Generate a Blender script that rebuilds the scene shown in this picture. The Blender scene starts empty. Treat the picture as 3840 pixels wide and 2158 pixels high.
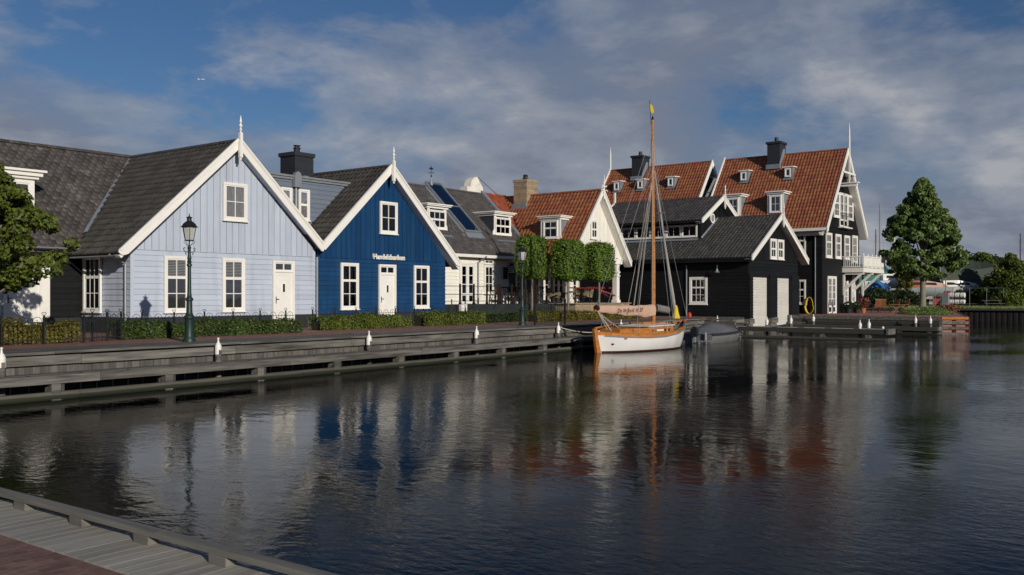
import bpy, math, random
import numpy as np
from mathutils import Matrix, Vector
random.seed(7); RNG = np.random.default_rng(7)
SC = bpy.context.scene
COL = SC.collection
R = math.radians
# ---------------------------------------------------------------- camera, sky, sun, exposure
CAMZ = 2.35
cam = bpy.data.objects.new('camera', bpy.data.cameras.new('camera'))
COL.objects.link(cam)
cam.location = (0, 0, CAMZ)
cam.rotation_euler = (R(90), 0, R(37.05 - 90))
cam.data.sensor_width = 36
cam.data.lens = 3550 / 3840 * 36
cam.data.shift_y = 31 / 3840
cam.data.clip_start = .1
cam.data.clip_end = 20000
SC.camera = cam
SC.view_settings.view_transform = 'Standard'
SC.view_settings.look = 'None'
SC.view_settings.exposure = 0.0
SC.view_settings.gamma = 1
SC.view_settings.use_curve_mapping = False
SC.cycles.max_bounces = 6
SC.cycles.transparent_max_bounces = 12
SC.cycles.caustics_reflective = False
SC.cycles.caustics_refractive = False
SC.cycles.use_denoising = True

SUN_EL = R(17.3)
SUN_H = Vector((-.385, -.923)).normalized()
SUN_DIR = Vector((SUN_H.x * math.cos(SUN_EL), SUN_H.y * math.cos(SUN_EL), math.sin(SUN_EL)))

def build_world():
    w = bpy.data.worlds.new('World'); SC.world = w; w.use_nodes = True
    nt = w.node_tree; N = nt.nodes; L = nt.links
    N.clear()
    out = N.new('ShaderNodeOutputWorld'); bg = N.new('ShaderNodeBackground')
    sky = N.new('ShaderNodeTexSky'); sky.sky_type = 'NISHITA'; sky.sun_disc = False
    sky.sun_elevation = SUN_EL; sky.sun_rotation = math.atan2(SUN_H.x, SUN_H.y)
    sky.air_density = 1.0; sky.dust_density = .3; sky.ozone_density = 3.0
    tc = N.new('ShaderNodeTexCoord')
    sep = N.new('ShaderNodeSeparateXYZ'); L.new(tc.outputs['Generated'], sep.inputs[0])
    def M(op, a, b=None, clamp=False):
        n = N.new('ShaderNodeMath'); n.operation = op; n.use_clamp = clamp
        for i, q in enumerate((a, b)):
            if q is None: continue
            if isinstance(q, (int, float)): n.inputs[i].default_value = q
            else: L.new(q, n.inputs[i])
        return n.outputs[0]
    z = M('MAXIMUM', sep.outputs[2], 0.0)
    zz = M('ADD', z, .26)
    px = M('DIVIDE', sep.outputs[0], zz); py = M('DIVIDE', sep.outputs[1], zz)
    cmb = N.new('ShaderNodeCombineXYZ'); L.new(px, cmb.inputs[0]); L.new(py, cmb.inputs[1])
    def noise(scale, det, rough, off, dist=0.0, lac=2.0):
        mp = N.new('ShaderNodeMapping'); mp.inputs['Location'].default_value = off
        L.new(cmb.outputs[0], mp.inputs[0])
        n = N.new('ShaderNodeTexNoise'); n.inputs['Scale'].default_value = scale
        n.inputs['Detail'].default_value = det; n.inputs['Roughness'].default_value = rough
        n.inputs['Distortion'].default_value = dist
        L.new(mp.outputs[0], n.inputs['Vector']); return n.outputs['Fac']
    def ramp(src, stops):
        r = N.new('ShaderNodeValToRGB'); e = r.color_ramp.elements
        while len(e) < len(stops): e.new(.5)
        for q, (p, cv) in zip(e, stops): q.position = p; q.color = (*cv, 1)
        L.new(src, r.inputs[0]); return r.outputs[0]
    n1 = noise(1.75, 9, .60, (CL1X, CL1Y, 0.0), .15)     # cloud bodies
    n2 = noise(.42, 2, .5, (CL2X, CL2Y, 3.0))            # broad breaks of blue
    n3 = noise(1.1, 5, .52, (CL1X + .12, CL1Y + .10, 0.0), .15)
    n4 = noise(1.75, 5, .56, (CL1X + .06, CL1Y + .13, 0.0), .15)   # the same bodies sampled towards the sun: lit and shaded sides
    cov = M('SUBTRACT', M('ADD', M('MULTIPLY', n1, .60), M('MULTIPLY', n2, .70)), M('MULTIPLY', M('MAXIMUM', M('SUBTRACT', z, .24), 0.0), .55))   # the cloud bank thins towards the zenith
    fac = ramp(cov, [(CV0, (0, 0, 0)), (CV0 + .055, (.55, .55, .55)), (CV0 + .15, (.96, .96, .96))])
    lit = M('ADD', M('MULTIPLY', M('SUBTRACT', n1, n4), 2.4), M('MULTIPLY', n3, .9))
    shade = ramp(lit, [(.22, (.132, .150, .196)), (.42, (.172, .191, .233)), (.60, (.200, .217, .256)), (.85, (.275, .282, .305))])
    hz = N.new('ShaderNodeMapRange'); L.new(sep.outputs[2], hz.inputs[0])
    hz.inputs[1].default_value = .0; hz.inputs[2].default_value = .17; hz.inputs[3].default_value = .72; hz.inputs[4].default_value = 0
    sk = N.new('ShaderNodeMix'); sk.data_type = 'RGBA'; sk.blend_type = 'MULTIPLY'; sk.inputs[0].default_value = 1
    L.new(sky.outputs[0], sk.inputs[6]); sk.inputs[7].default_value = SKYTINT
    # thin haze veil near the horizon, then the cloud layer (values divided by the background strength)
    mixh = N.new('ShaderNodeMix'); mixh.data_type = 'RGBA'
    L.new(hz.outputs[0], mixh.inputs[0]); L.new(sk.outputs[2], mixh.inputs[6]); mixh.inputs[7].default_value = (.20 / BGS, .24 / BGS, .335 / BGS, 1)
    cs = N.new('ShaderNodeMix'); cs.data_type = 'RGBA'; cs.blend_type = 'MULTIPLY'; cs.inputs[0].default_value = 1
    L.new(shade, cs.inputs[6]); cs.inputs[7].default_value = (CLB / BGS, CLB / BGS, CLB / BGS, 1)
    mix = N.new('ShaderNodeMix'); mix.data_type = 'RGBA'
    L.new(fac, mix.inputs[0]); L.new(mixh.outputs[2], mix.inputs[6]); L.new(cs.outputs[2], mix.inputs[7])
    L.new(mix.outputs[2], bg.inputs[0]); bg.inputs[1].default_value = BGS
    L.new(bg.outputs[0], out.inputs[0])
BGS = .06
CLB = 1.36
SKYTINT = (.53, .68, .88, 1)
CV0 = .53
CL1X, CL1Y, CL2X, CL2Y = -13.402, 7.591, 5.400, -0.836
build_world()
sun = bpy.data.objects.new('sun', bpy.data.lights.new('sun', 'SUN')); COL.objects.link(sun)
sun.data.energy = 3.6; sun.data.angle = R(.53); sun.data.color = (1, .93, .82)
sun.rotation_euler = SUN_DIR.to_track_quat('Z', 'Y').to_euler()

# ---------------------------------------------------------------- helpers
WM = {}
def link(o): COL.objects.link(o); return o
def tag(o, label=None, cat=None, group=None, kind=None):
    if label: o['label'] = label
    if cat: o['category'] = cat
    if group: o['group'] = group
    if kind: o['kind'] = kind
    return o
def thing(name, label, cat, loc=(0, 0, 0), rz=0.0, group=None):
    o = link(bpy.data.objects.new(name, None)); o.location = loc; o.rotation_euler = (0, 0, rz)
    o.empty_display_size = .2
    WM[o.name] = Matrix.Translation(loc) @ Matrix.Rotation(rz, 4, 'Z')
    return tag(o, label, cat, group)
def wm(o): return WM.get(o.name, Matrix.Identity(4))
def attach(o, parent, local=False):
    if parent is None:
        WM[o.name] = o.matrix_basis.copy() if local else Matrix.Identity(4); return o
    o.parent = parent
    if local: WM[o.name] = wm(parent) @ o.matrix_basis
    else:
        o.matrix_parent_inverse = wm(parent).inverted(); WM[o.name] = o.matrix_basis.copy()
    return o
def dup(root, loc, rz=0.0, label=None, parent=None, scale=None):
    c = root.copy(); link(c)
    if parent is None:
        c.location = loc; c.rotation_euler = (0, 0, rz)
        if scale: c.scale = (scale,) * 3
    else: c.parent = parent
    if label: c['label'] = label
    for ch in root.children: dup(ch, None, parent=c)
    return c
class MB:
    def __init__(s, M=None): s.v = []; s.f = []; s.M = M
    def add(s, vs, fs):
        b = len(s.v); s.v += [tuple(q) for q in vs]; s.f += [tuple(b + i for i in f) for f in fs]; return s
    def box(s, x0, x1, y0, y1, z0, z1):
        return s.add([(x0, y0, z0), (x1, y0, z0), (x1, y1, z0), (x0, y1, z0), (x0, y0, z1), (x1, y0, z1), (x1, y1, z1), (x0, y1, z1)],
                     [(0, 3, 2, 1), (4, 5, 6, 7), (0, 1, 5, 4), (1, 2, 6, 5), (2, 3, 7, 6), (3, 0, 4, 7)])
    def ext(s, poly, vec):
        n = len(poly); vec = Vector(vec); a = [Vector(p) for p in poly]
        nn = Vector((0, 0, 0))
        for i in range(n): nn += a[i].cross(a[(i + 1) % n])
        if nn.dot(vec) > 0: a = a[::-1]
        vs = a + [p + vec for p in a]
        fs = [tuple(range(n)), tuple(range(2 * n - 1, n - 1, -1))] + [(i, n + i, n + (i + 1) % n, (i + 1) % n) for i in range(n)]
        fs[2:] = [f[::-1] for f in fs[2:]]
        return s.add(vs, fs)
    def bar(s, p, q, w, h, up=(0, 0, 1)):
        p = Vector(p); q = Vector(q); d = (q - p).normalized(); up = Vector(up)
        sd = d.cross(up)
        if sd.length < 1e-4: sd = d.cross(Vector((1, 0, 0)))
        sd.normalize(); u = sd.cross(d)
        a = sd * w / 2; b = u * h / 2
        return s.add([p - a - b, p + a - b, p + a + b, p - a + b, q - a - b, q + a - b, q + a + b, q - a + b],
                     [(0, 1, 2, 3), (7, 6, 5, 4), (0, 4, 5, 1), (1, 5, 6, 2), (2, 6, 7, 3), (3, 7, 4, 0)])
    def tube(s, pts, r, n=8, cap=True):
        pts = [Vector(p) for p in pts]; rs = r if isinstance(r, (list, tuple)) else [r] * len(pts)
        vs = []; fs = []; pu = None
        for i, p in enumerate(pts):
            d = (pts[min(i + 1, len(pts) - 1)] - pts[max(i - 1, 0)]).normalized()
            if pu is None: pu = d.orthogonal().normalized()
            u = (pu - d * pu.dot(d)).normalized(); pu = u; w = d.cross(u)
            for k in range(n):
                t = 2 * math.pi * k / n; vs.append(p + (u * math.cos(t) + w * math.sin(t)) * rs[i])
        for i in range(len(pts) - 1):
            for k in range(n):
                a = i * n + k; b = i * n + (k + 1) % n; fs.append((a, b, b + n, a + n))
        if cap: fs.append(tuple(range(n - 1, -1, -1))); fs.append(tuple(range((len(pts) - 1) * n, len(pts) * n)))
        return s.add(vs, fs)
    def lathe(s, prof, c=(0, 0, 0), n=16, phase=0.0):
        vs = []; fs = []
        for r, z in prof:
            for k in range(n):
                t = 2 * math.pi * (k + phase) / n; vs.append((c[0] + r * math.cos(t), c[1] + r * math.sin(t), c[2] + z))
        m = len(prof)
        for i in range(m - 1):
            for k in range(n):
                a = i * n + k; b = i * n + (k + 1) % n; fs.append((a, b, b + n, a + n))
        fs.append(tuple(range(n - 1, -1, -1))); fs.append(tuple(range((m - 1) * n, m * n)))
        return s.add(vs, fs)
    def loft(s, rings, closed=True, caps=True):
        n = len(rings[0]); vs = [p for r in rings for p in r]; fs = []
        for i in range(len(rings) - 1):
            for k in range(n if closed else n - 1):
                a = i * n + k; b = i * n + (k + 1) % n; fs.append((a, b, b + n, a + n))
        if caps and closed: fs.append(tuple(range(n - 1, -1, -1))); fs.append(tuple(range((len(rings) - 1) * n, len(rings) * n)))
        return s.add(vs, fs)
    def mesh(s, name, mat, smooth=False):
        me = bpy.data.meshes.new(name)
        v = s.v if s.M is None else [tuple(s.M @ Vector(p)) for p in s.v]
        f = s.f if s.M is None or s.M.determinant() > 0 else [q[::-1] for q in s.f]
        me.from_pydata(v, [], f); me.update()
        if mat: me.materials.append(mat)
        if smooth:
            me.polygons.foreach_set('use_smooth', [True] * len(me.polygons))
            try: me.set_sharp_from_angle(angle=R(40))
            except Exception: pass
        return me
    def build(s, name, mat, parent=None, local=False, smooth=False):
        o = link(bpy.data.objects.new(name, s.mesh(name, mat, smooth)))
        return attach(o, parent, local)
def inst(name, me, parent, M, local=False):
    o = link(bpy.data.objects.new(name, me)); o.matrix_basis = M
    return attach(o, parent, local)
def np_mesh(name, V, F, mat, smooth=False):
    me = bpy.data.meshes.new(name); n = F.shape[1]
    me.vertices.add(len(V)); me.vertices.foreach_set('co', np.ascontiguousarray(V, dtype=np.float32).ravel())
    me.loops.add(F.size); me.loops.foreach_set('vertex_index', np.ascontiguousarray(F, dtype=np.int32).ravel())
    me.polygons.add(len(F)); me.polygons.foreach_set('loop_start', np.arange(0, F.size, n, dtype=np.int32))
    me.polygons.foreach_set('loop_total', np.full(len(F), n, dtype=np.int32))
    if smooth: me.polygons.foreach_set('use_smooth', np.ones(len(F), dtype=bool))
    me.update(calc_edges=True); me.validate()
    if mat: me.materials.append(mat)
    return me
def FR(O, face):
    """local frame of a wall: a = to the right seen from outside, o = outwards, z up"""
    O = Vector(O)
    ex, eo = {'-Y': ((1, 0, 0), (0, -1, 0)), '-X': ((0, -1, 0), (-1, 0, 0)), '+X': ((0, 1, 0), (1, 0, 0)), '+Y': ((-1, 0, 0), (0, 1, 0))}[face]
    return Matrix(((ex[0], eo[0], 0, O.x), (ex[1], eo[1], 0, O.y), (0, 0, 1, O.z), (0, 0, 0, 1)))
# ---------------------------------------------------------------- materials
def pmat(name, col, rough=.65, var=.12, scale=2.5, rnd=.12, bump=0.0, bscale=30.0, stretch=None, col2=None, c2lo=.5, c2hi=.7, c2scale=1.2,
         metal=0.0, spec=.4, coat=0.0, hue=0.0, streak=None, wet=None):
    m = bpy.data.materials.new(name); m.use_nodes = True; nt = m.node_tree; N = nt.nodes; L = nt.links
    b = N['Principled BSDF']; b.inputs['Roughness'].default_value = rough; b.inputs['Metallic'].default_value = metal
    b.inputs['Specular IOR Level'].default_value = spec
    if coat: b.inputs['Coat Weight'].default_value = coat; b.inputs['Coat Roughness'].default_value = .1
    tc = N.new('ShaderNodeTexCoord'); vec = tc.outputs['Object']
    if stretch:
        mp = N.new('ShaderNodeMapping'); mp.inputs['Scale'].default_value = stretch; L.new(vec, mp.inputs[0]); vec = mp.outputs[0]
    oi = N.new('ShaderNodeObjectInfo'); ge = N.new('ShaderNodeNewGeometry')
    ad = N.new('ShaderNodeMath'); ad.operation = 'ADD'; L.new(oi.outputs['Random'], ad.inputs[0]); L.new(ge.outputs['Random Per Island'], ad.inputs[1])
    fr = N.new('ShaderNodeMath'); fr.operation = 'FRACT'; L.new(ad.outputs[0], fr.inputs[0])
    # object-dependent offset so that copies do not repeat the same pattern
    of = N.new('ShaderNodeVectorMath'); of.operation = 'ADD'; L.new(vec, of.inputs[0])
    sc_ = N.new('ShaderNodeMath'); sc_.operation = 'MULTIPLY'; sc_.inputs[1].default_value = 37.0; L.new(oi.outputs['Random'], sc_.inputs[0])
    L.new(sc_.outputs[0], of.inputs[1]); vec2 = of.outputs[0]
    nz = N.new('ShaderNodeTexNoise'); nz.inputs['Scale'].default_value = scale; nz.inputs['Detail'].default_value = 6; nz.inputs['Roughness'].default_value = .62
    L.new(vec2, nz.inputs['Vector'])
    mr = N.new('ShaderNodeMapRange'); L.new(nz.outputs[0], mr.inputs[0]); mr.inputs[1].default_value = .3; mr.inputs[2].default_value = .7
    mr.inputs[3].default_value = 1 - var; mr.inputs[4].default_value = 1 + var
    m2 = N.new('ShaderNodeMapRange'); L.new(fr.outputs[0], m2.inputs[0]); m2.inputs[3].default_value = 1 - rnd; m2.inputs[4].default_value = 1 + rnd
    mu = N.new('ShaderNodeMath'); mu.operation = 'MULTIPLY'; L.new(mr.outputs[0], mu.inputs[0]); L.new(m2.outputs[0], mu.inputs[1])
    base = N.new('ShaderNodeRGB'); base.outputs[0].default_value = (*col, 1); cur = base.outputs[0]
    if col2:
        n2 = N.new('ShaderNodeTexNoise'); n2.inputs['Scale'].default_value = c2scale; n2.inputs['Detail'].default_value = 5; v3 = vec2
        if streak:      # rain streaks run down the wall across all boards
            ms = N.new('ShaderNodeMapping'); ms.inputs['Scale'].default_value = streak; L.new(ge.outputs['Position'], ms.inputs[0]); v3 = ms.outputs[0]
        L.new(v3, n2.inputs['Vector'])
        r2 = N.new('ShaderNodeMapRange'); L.new(n2.outputs[0], r2.inputs[0]); r2.inputs[1].default_value = c2lo; r2.inputs[2].default_value = c2hi
        mx = N.new('ShaderNodeMix'); mx.data_type = 'RGBA'; L.new(r2.outputs[0], mx.inputs[0]); L.new(cur, mx.inputs[6]); mx.inputs[7].default_value = (*col2, 1)
        cur = mx.outputs[2]
    if hue:
        hs = N.new('ShaderNodeHueSaturation'); L.new(cur, hs.inputs['Color'])
        h2 = N.new('ShaderNodeMapRange'); L.new(fr.outputs[0], h2.inputs[0]); h2.inputs[3].default_value = .5 - hue; h2.inputs[4].default_value = .5 + hue
        L.new(h2.outputs[0], hs.inputs['Hue']); cur = hs.outputs[0]
    if wet:      # algae and wet wood just above the waterline, with an uneven upper edge
        sp = N.new('ShaderNodeSeparateXYZ'); L.new(ge.outputs['Position'], sp.inputs[0])
        ez = N.new('ShaderNodeMath'); ez.operation = 'MULTIPLY_ADD'; L.new(nz.outputs[0], ez.inputs[0]); ez.inputs[1].default_value = -.12; L.new(sp.outputs[2], ez.inputs[2])
        wr = N.new('ShaderNodeMapRange'); L.new(ez.outputs[0], wr.inputs[0]); wr.inputs[1].default_value = wet[0] - .06; wr.inputs[2].default_value = wet[0] - .02; wr.inputs[3].default_value = 1; wr.inputs[4].default_value = 0
        wx = N.new('ShaderNodeMix'); wx.data_type = 'RGBA'; L.new(wr.outputs[0], wx.inputs[0]); L.new(cur, wx.inputs[6]); wx.inputs[7].default_value = (*wet[1], 1); cur = wx.outputs[2]
    vm = N.new('ShaderNodeVectorMath'); vm.operation = 'SCALE'; L.new(cur, vm.inputs[0]); L.new(mu.outputs[0], vm.inputs['Scale'])
    L.new(vm.outputs[0], b.inputs['Base Color'])
    if bump:
        nb = N.new('ShaderNodeTexNoise'); nb.inputs['Scale'].default_value = bscale; nb.inputs['Detail'].default_value = 4; L.new(vec2, nb.inputs['Vector'])
        bp = N.new('ShaderNodeBump'); bp.inputs['Strength'].default_value = bump; bp.inputs['Distance'].default_value = .02
        L.new(nb.outputs[0], bp.inputs['Height']); L.new(bp.outputs[0], b.inputs['Normal'])
    return m
def leaf_mat(name, col, col2, rough=.5):
    m = bpy.data.materials.new(name); m.use_nodes = True; nt = m.node_tree; N = nt.nodes; L = nt.links
    b = N['Principled BSDF']; b.inputs['Roughness'].default_value = rough; b.inputs['Specular IOR Level'].default_value = .35
    ge = N.new('ShaderNodeNewGeometry')
    mx = N.new('ShaderNodeMix'); mx.data_type = 'RGBA'; L.new(ge.outputs['Random Per Island'], mx.inputs[0])
    mx.inputs[6].default_value = (*col, 1); mx.inputs[7].default_value = (*col2, 1)
    tc = N.new('ShaderNodeTexCoord'); nz = N.new('ShaderNodeTexNoise'); nz.inputs['Scale'].default_value = 1.1; nz.inputs['Detail'].default_value = 3
    L.new(tc.outputs['Object'], nz.inputs['Vector'])
    mr = N.new('ShaderNodeMapRange'); L.new(nz.outputs[0], mr.inputs[0]); mr.inputs[1].default_value = .3; mr.inputs[2].default_value = .7; mr.inputs[3].default_value = .75; mr.inputs[4].default_value = 1.25
    vm = N.new('ShaderNodeVectorMath'); vm.operation = 'SCALE'; L.new(mx.outputs[2], vm.inputs[0]); L.new(mr.outputs[0], vm.inputs['Scale'])
    L.new(vm.outputs[0], b.inputs['Base Color'])
    tr = N.new('ShaderNodeBsdfTranslucent'); L.new(vm.outputs[0], tr.inputs[0])
    ms = N.new('ShaderNodeMixShader'); ms.inputs[0].default_value = .3; L.new(b.outputs[0], ms.inputs[1]); L.new(tr.outputs[0], ms.inputs[2])
    L.new(ms.outputs[0], N['Material Output'].inputs[0])
    return m
def glass_mat(name, tint=(1, 1, 1), base=.02):
    m = bpy.data.materials.new(name); m.use_nodes = True; nt = m.node_tree; N = nt.nodes; L = nt.links
    N.remove(N['Principled BSDF'])
    t = N.new('ShaderNodeBsdfTransparent'); t.inputs[0].default_value = (*tint, 1)
    g = N.new('ShaderNodeBsdfGlossy'); g.inputs['Roughness'].default_value = .015; g.inputs[0].default_value = (.9, .95, 1, 1)
    fz = N.new('ShaderNodeFresnel'); fz.inputs[0].default_value = 1.5
    tc = N.new('ShaderNodeTexCoord'); nz = N.new('ShaderNodeTexNoise'); nz.inputs['Scale'].default_value = 1.7; L.new(tc.outputs['Object'], nz.inputs[0])
    bp = N.new('ShaderNodeBump'); bp.inputs['Strength'].default_value = .06; bp.inputs['Distance'].default_value = .02; L.new(nz.outputs[0], bp.inputs['Height']); L.new(bp.outputs[0], g.inputs['Normal'])
    ad = N.new('ShaderNodeMath'); ad.operation = 'ADD'; ad.inputs[1].default_value = base; ad.use_clamp = True; L.new(fz.outputs[0], ad.inputs[0])
    ms = N.new('ShaderNodeMixShader'); L.new(ad.outputs[0], ms.inputs[0]); L.new(t.outputs[0], ms.inputs[1]); L.new(g.outputs[0], ms.inputs[2])
    L.new(ms.outputs[0], N['Material Output'].inputs[0]); return m
def water_mat():
    m = bpy.data.materials.new('water'); m.use_nodes = True; nt = m.node_tree; N = nt.nodes; L = nt.links
    b = N['Principled BSDF']; b.inputs['Base Color'].default_value = (.002, .003, .0035, 1); b.inputs['Roughness'].default_value = .03
    b.inputs['IOR'].default_value = 1.333; b.inputs['Specular IOR Level'].default_value = .13
    tc = N.new('ShaderNodeTexCoord')
    def nz(scale, det, rot, sx, sy, dist=0.0):
        mp = N.new('ShaderNodeMapping'); mp.inputs['Rotation'].default_value = (0, 0, R(rot)); mp.inputs['Scale'].default_value = (sx, sy, 1)
        L.new(tc.outputs['Object'], mp.inputs[0]); n = N.new('ShaderNodeTexNoise'); n.inputs['Scale'].default_value = scale
        n.inputs['Detail'].default_value = det; n.inputs['Roughness'].default_value = .55; n.inputs['Distortion'].default_value = dist
        L.new(mp.outputs[0], n.inputs['Vector']); return n.outputs[0]
    a = nz(8.5, 4, -28, 1.0, .6, .4)      # wind ripples
    bb = nz(2.1, 2, -60, 1.0, .7, .6)     # longer swell
    pt = nz(.11, 3, 10, 1.0, 1.7)          # calm and ruffled patches
    mr = N.new('ShaderNodeMapRange'); L.new(pt, mr.inputs[0]); mr.inputs[1].default_value = .4; mr.inputs[2].default_value = .62; mr.inputs[3].default_value = .18; mr.inputs[4].default_value = 1.35
    m1 = N.new('ShaderNodeMath'); m1.operation = 'MULTIPLY'; L.new(a, m1.inputs[0]); L.new(mr.outputs[0], m1.inputs[1])
    m2 = N.new('ShaderNodeMath'); m2.operation = 'MULTIPLY_ADD'; L.new(bb, m2.inputs[0]); m2.inputs[1].default_value = WSWELL; L.new(m1.outputs[0], m2.inputs[2])
    bp = N.new('ShaderNodeBump'); bp.inputs['Strength'].default_value = 1; bp.inputs['Distance'].default_value = WAMP; L.new(m2.outputs[0], bp.inputs['Height'])
    L.new(bp.outputs[0], b.inputs['Normal']); return m
WAMP = .0078; WSWELL = .8
WHITE = pmat('white_paint', (.80, .78, .73), .45, .05, 1.5, .03)
CREAM = pmat('cream_paint', (.79, .76, .68), .55, .05, 1.2, .035, col2=(.62, .58, .50), c2lo=.55, c2hi=.85, c2scale=1.0, streak=(3.0, 3.0, .35))
PALEB = pmat('pale_blue_paint', (.455, .505, .60), .6, .05, 1.1, .05, .06, 80, col2=(.36, .395, .45), c2lo=.52, c2hi=.82, c2scale=1.0, streak=(3.0, 3.0, .35))
DEEPB = pmat('deep_blue_paint', (.0035, .040, .118), .5, .12, 1.2, .10, .08, 80, col2=(.012, .058, .13), c2lo=.5, c2hi=.82, c2scale=1.0, streak=(3.0, 3.0, .35))
GREYB = pmat('grey_blue_paint', (.145, .175, .225), .55, .06, 1.3, .04)
BLACKW = pmat('black_tarred_wood', (.0062, .0068, .0082), .6, .25, 3, .25, .25, 60, spec=.25)
PLINTH = pmat('dark_plinth', (.022, .024, .03), .7, .15)
ROOFD = pmat('dark_roof_tile', (.060, .054, .048), .5, .2, 4, .25, .15, 40)
ROOFBASE = pmat('roof_underlay', (.02, .018, .017), .9, .1)
SLATE = pmat('slate', (.062, .055, .052), .62, .2, 4, .33, .2, 30, col2=(.12, .11, .105), c2lo=.58, c2hi=.72, c2scale=2.2)
SLATE2 = pmat('worn_slate', (.085, .078, .076), .65, .2, 3, .22, .2, 30, col2=(.19, .185, .18), c2lo=.62, c2hi=.74, c2scale=1.4)
ORANGE = pmat('orange_pantile', (.275, .095, .044), .5, .16, 3, .12, .1, 40, col2=(.17, .068, .042), c2lo=.5, c2hi=.8, c2scale=1.6, hue=.012)
BRICKRED = pmat('plain_red_tile', (.30, .075, .035), .7, .2, 4, .25, col2=(.4, .17, .1), c2lo=.55, c2hi=.8, c2scale=2)
BLACKROOF = pmat('black_pantile', (.062, .058, .055), .42, .2, 5, .25, .1, 40)
LEAD = pmat('lead_sheet', (.22, .25, .29), .5, .15, 2, .05, metal=.2)
ZINC = pmat('zinc', (.27, .29, .31), .45, .12, 2, .05, metal=.3)
DARKMET = pmat('dark_iron', (.012, .013, .014), .5, .1)
GREENMET = pmat('green_iron', (.012, .03, .027), .45, .15)
REDWOOD = pmat('dark_red_wood', (.14, .016, .012), .5, .15)
GREYW = pmat('weathered_wood', (.145, .137, .122), .85, .40, 2.2, .22, .35, 25, stretch=(.45, 6, 6), col2=(.052, .048, .043), c2lo=.44, c2hi=.68, c2scale=1.3)
GREYV = pmat('weathered_sheet_wood', (.115, .108, .097), .85, .3, 2.0, .28, .3, 25, stretch=(6, 6, .8), col2=(.06, .056, .05), c2lo=.45, c2hi=.75, c2scale=1.2)
DARKW = pmat('dark_wet_wood', (.055, .052, .046), .8, .3, 2, .2, .3, 25, stretch=(.6, 5, 5))
GREENW = pmat('log_wood', (.105, .097, .078), .8, .25, 2, .15, .3, 25, stretch=(.4, 4, 4), col2=(.07, .068, .05), c2lo=.45, c2hi=.7, wet=(.10, (.02, .024, .014)))
RAILW = pmat('rail_wood', (.175, .165, .145), .85, .25, 2.0, .08, .2, 30, stretch=(6, .4, 6), col2=(.10, .095, .085), c2lo=.45, c2hi=.75)
DECKW = pmat('deck_wood', (.34, .318, .275), .8, .2, 2.0, .10, .25, 30, stretch=(.6, 7, 7), col2=(.27, .25, .215), c2lo=.45, c2hi=.75)
PAVE = pmat('brick_paving', (.27, .125, .095), .85, .22, 5, .2, .3, 40, col2=(.20, .115, .085), c2lo=.4, c2hi=.7)
PAVEB = pmat('paving_brick', (.19, .105, .085), .85, .25, 9, .22, .3, 60, col2=(.16, .11, .075), c2lo=.45, c2hi=.7, c2scale=.8)
YBRICK = pmat('yellow_brick', (.34, .26, .17), .85, .18, 7, .15, .2, 60, col2=(.24, .19, .13), c2lo=.45, c2hi=.7, c2scale=3)
PLASTER = pmat('white_plaster', (.74, .70, .62), .8, .1, 2, .03, col2=(.45, .40, .33), c2lo=.58, c2hi=.75)
DOORW = pmat('cream_door', (.60, .58, .53), .5, .05, 1.5, .04, col2=(.46, .43, .36), c2lo=.55, c2hi=.85, c2scale=1.0, streak=(4.0, 4.0, .4))
DARKIN = pmat('dark_room', (.012, .012, .014), .8, .3, 1.2, .1)
CURT = pmat('curtain', (.20, .19, .19), .9, .35, 5, .15, stretch=(6, 6, .8))
DARKLEAD = pmat('dark_lead', (.035, .04, .05), .6, .15, 2, .05)
REDIN = pmat('dark_red_room', (.045, .012, .01), .6, .3, 2, .1)  # dull dark red backing behind some window panes
BLIND = pmat('blind_slat', (.34, .34, .32), .6, .05)
GLASS = glass_mat('window_glass')
SKYGL = glass_mat('roof_glass', (.55, .75, .78), .22)
LAMPGL = pmat('frosted_lamp_glass', (.42, .43, .41), .25, .12, 6, .02, spec=.6)
GRASS = pmat('grass_ground', (.055, .085, .018), .9, .3, .8, .1, .4, 20)
SOIL = pmat('soil', (.10, .085, .065), .95, .2, 2, .1)
STEELP = pmat('steel_sheet_pile', (.007, .006, .006), .8, .4, 1, .2, col2=(.03, .012, .008), c2lo=.6, c2hi=.8, c2scale=.6)
VARN = pmat('varnished_wood', (.42, .165, .035), .18, .2, 2.5, .1, stretch=(.7, 5, 5), col2=(.32, .105, .016), c2lo=.45, c2hi=.7, c2scale=2, coat=.6)
HULLW = pmat('hull_white', (.74, .72, .70), .25, .05, 1.2, .02, coat=.3)
ROPE = pmat('rope', (.42, .38, .31), .85, .15)
WIRE = pmat('wire', (.30, .31, .33), .45, .1, metal=.4)
CANVAS = pmat('sail_cover', (.50, .33, .24), .85, .12, 3, .03, .25, 8)
GTARP = pmat('grey_tarpaulin', (.125, .128, .138), .55, .12, 2, .03, .15, 10)
YELLOW = pmat('yellow_cloth', (.62, .44, .02), .6, .15)
LEAF = leaf_mat('leaf_green', (.035, .065, .012), (.085, .125, .025))
LEAFC = leaf_mat('leaf_clipped', (.07, .14, .014), (.19, .28, .04))
LEAFB = leaf_mat('leaf_bright', (.05, .11, .022), (.22, .29, .085))
LEAFO = leaf_mat('leaf_olive', (.055, .090, .012), (.155, .18, .028))
LEAFD = leaf_mat('leaf_dark', (.018, .032, .010), (.045, .065, .016))
LEAFY = leaf_mat('leaf_yellowing', (.10, .10, .012), (.21, .17, .022))
BARK = pmat('bark', (.20, .175, .14), .9, .25, 4, .1, .5, 20)

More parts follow.
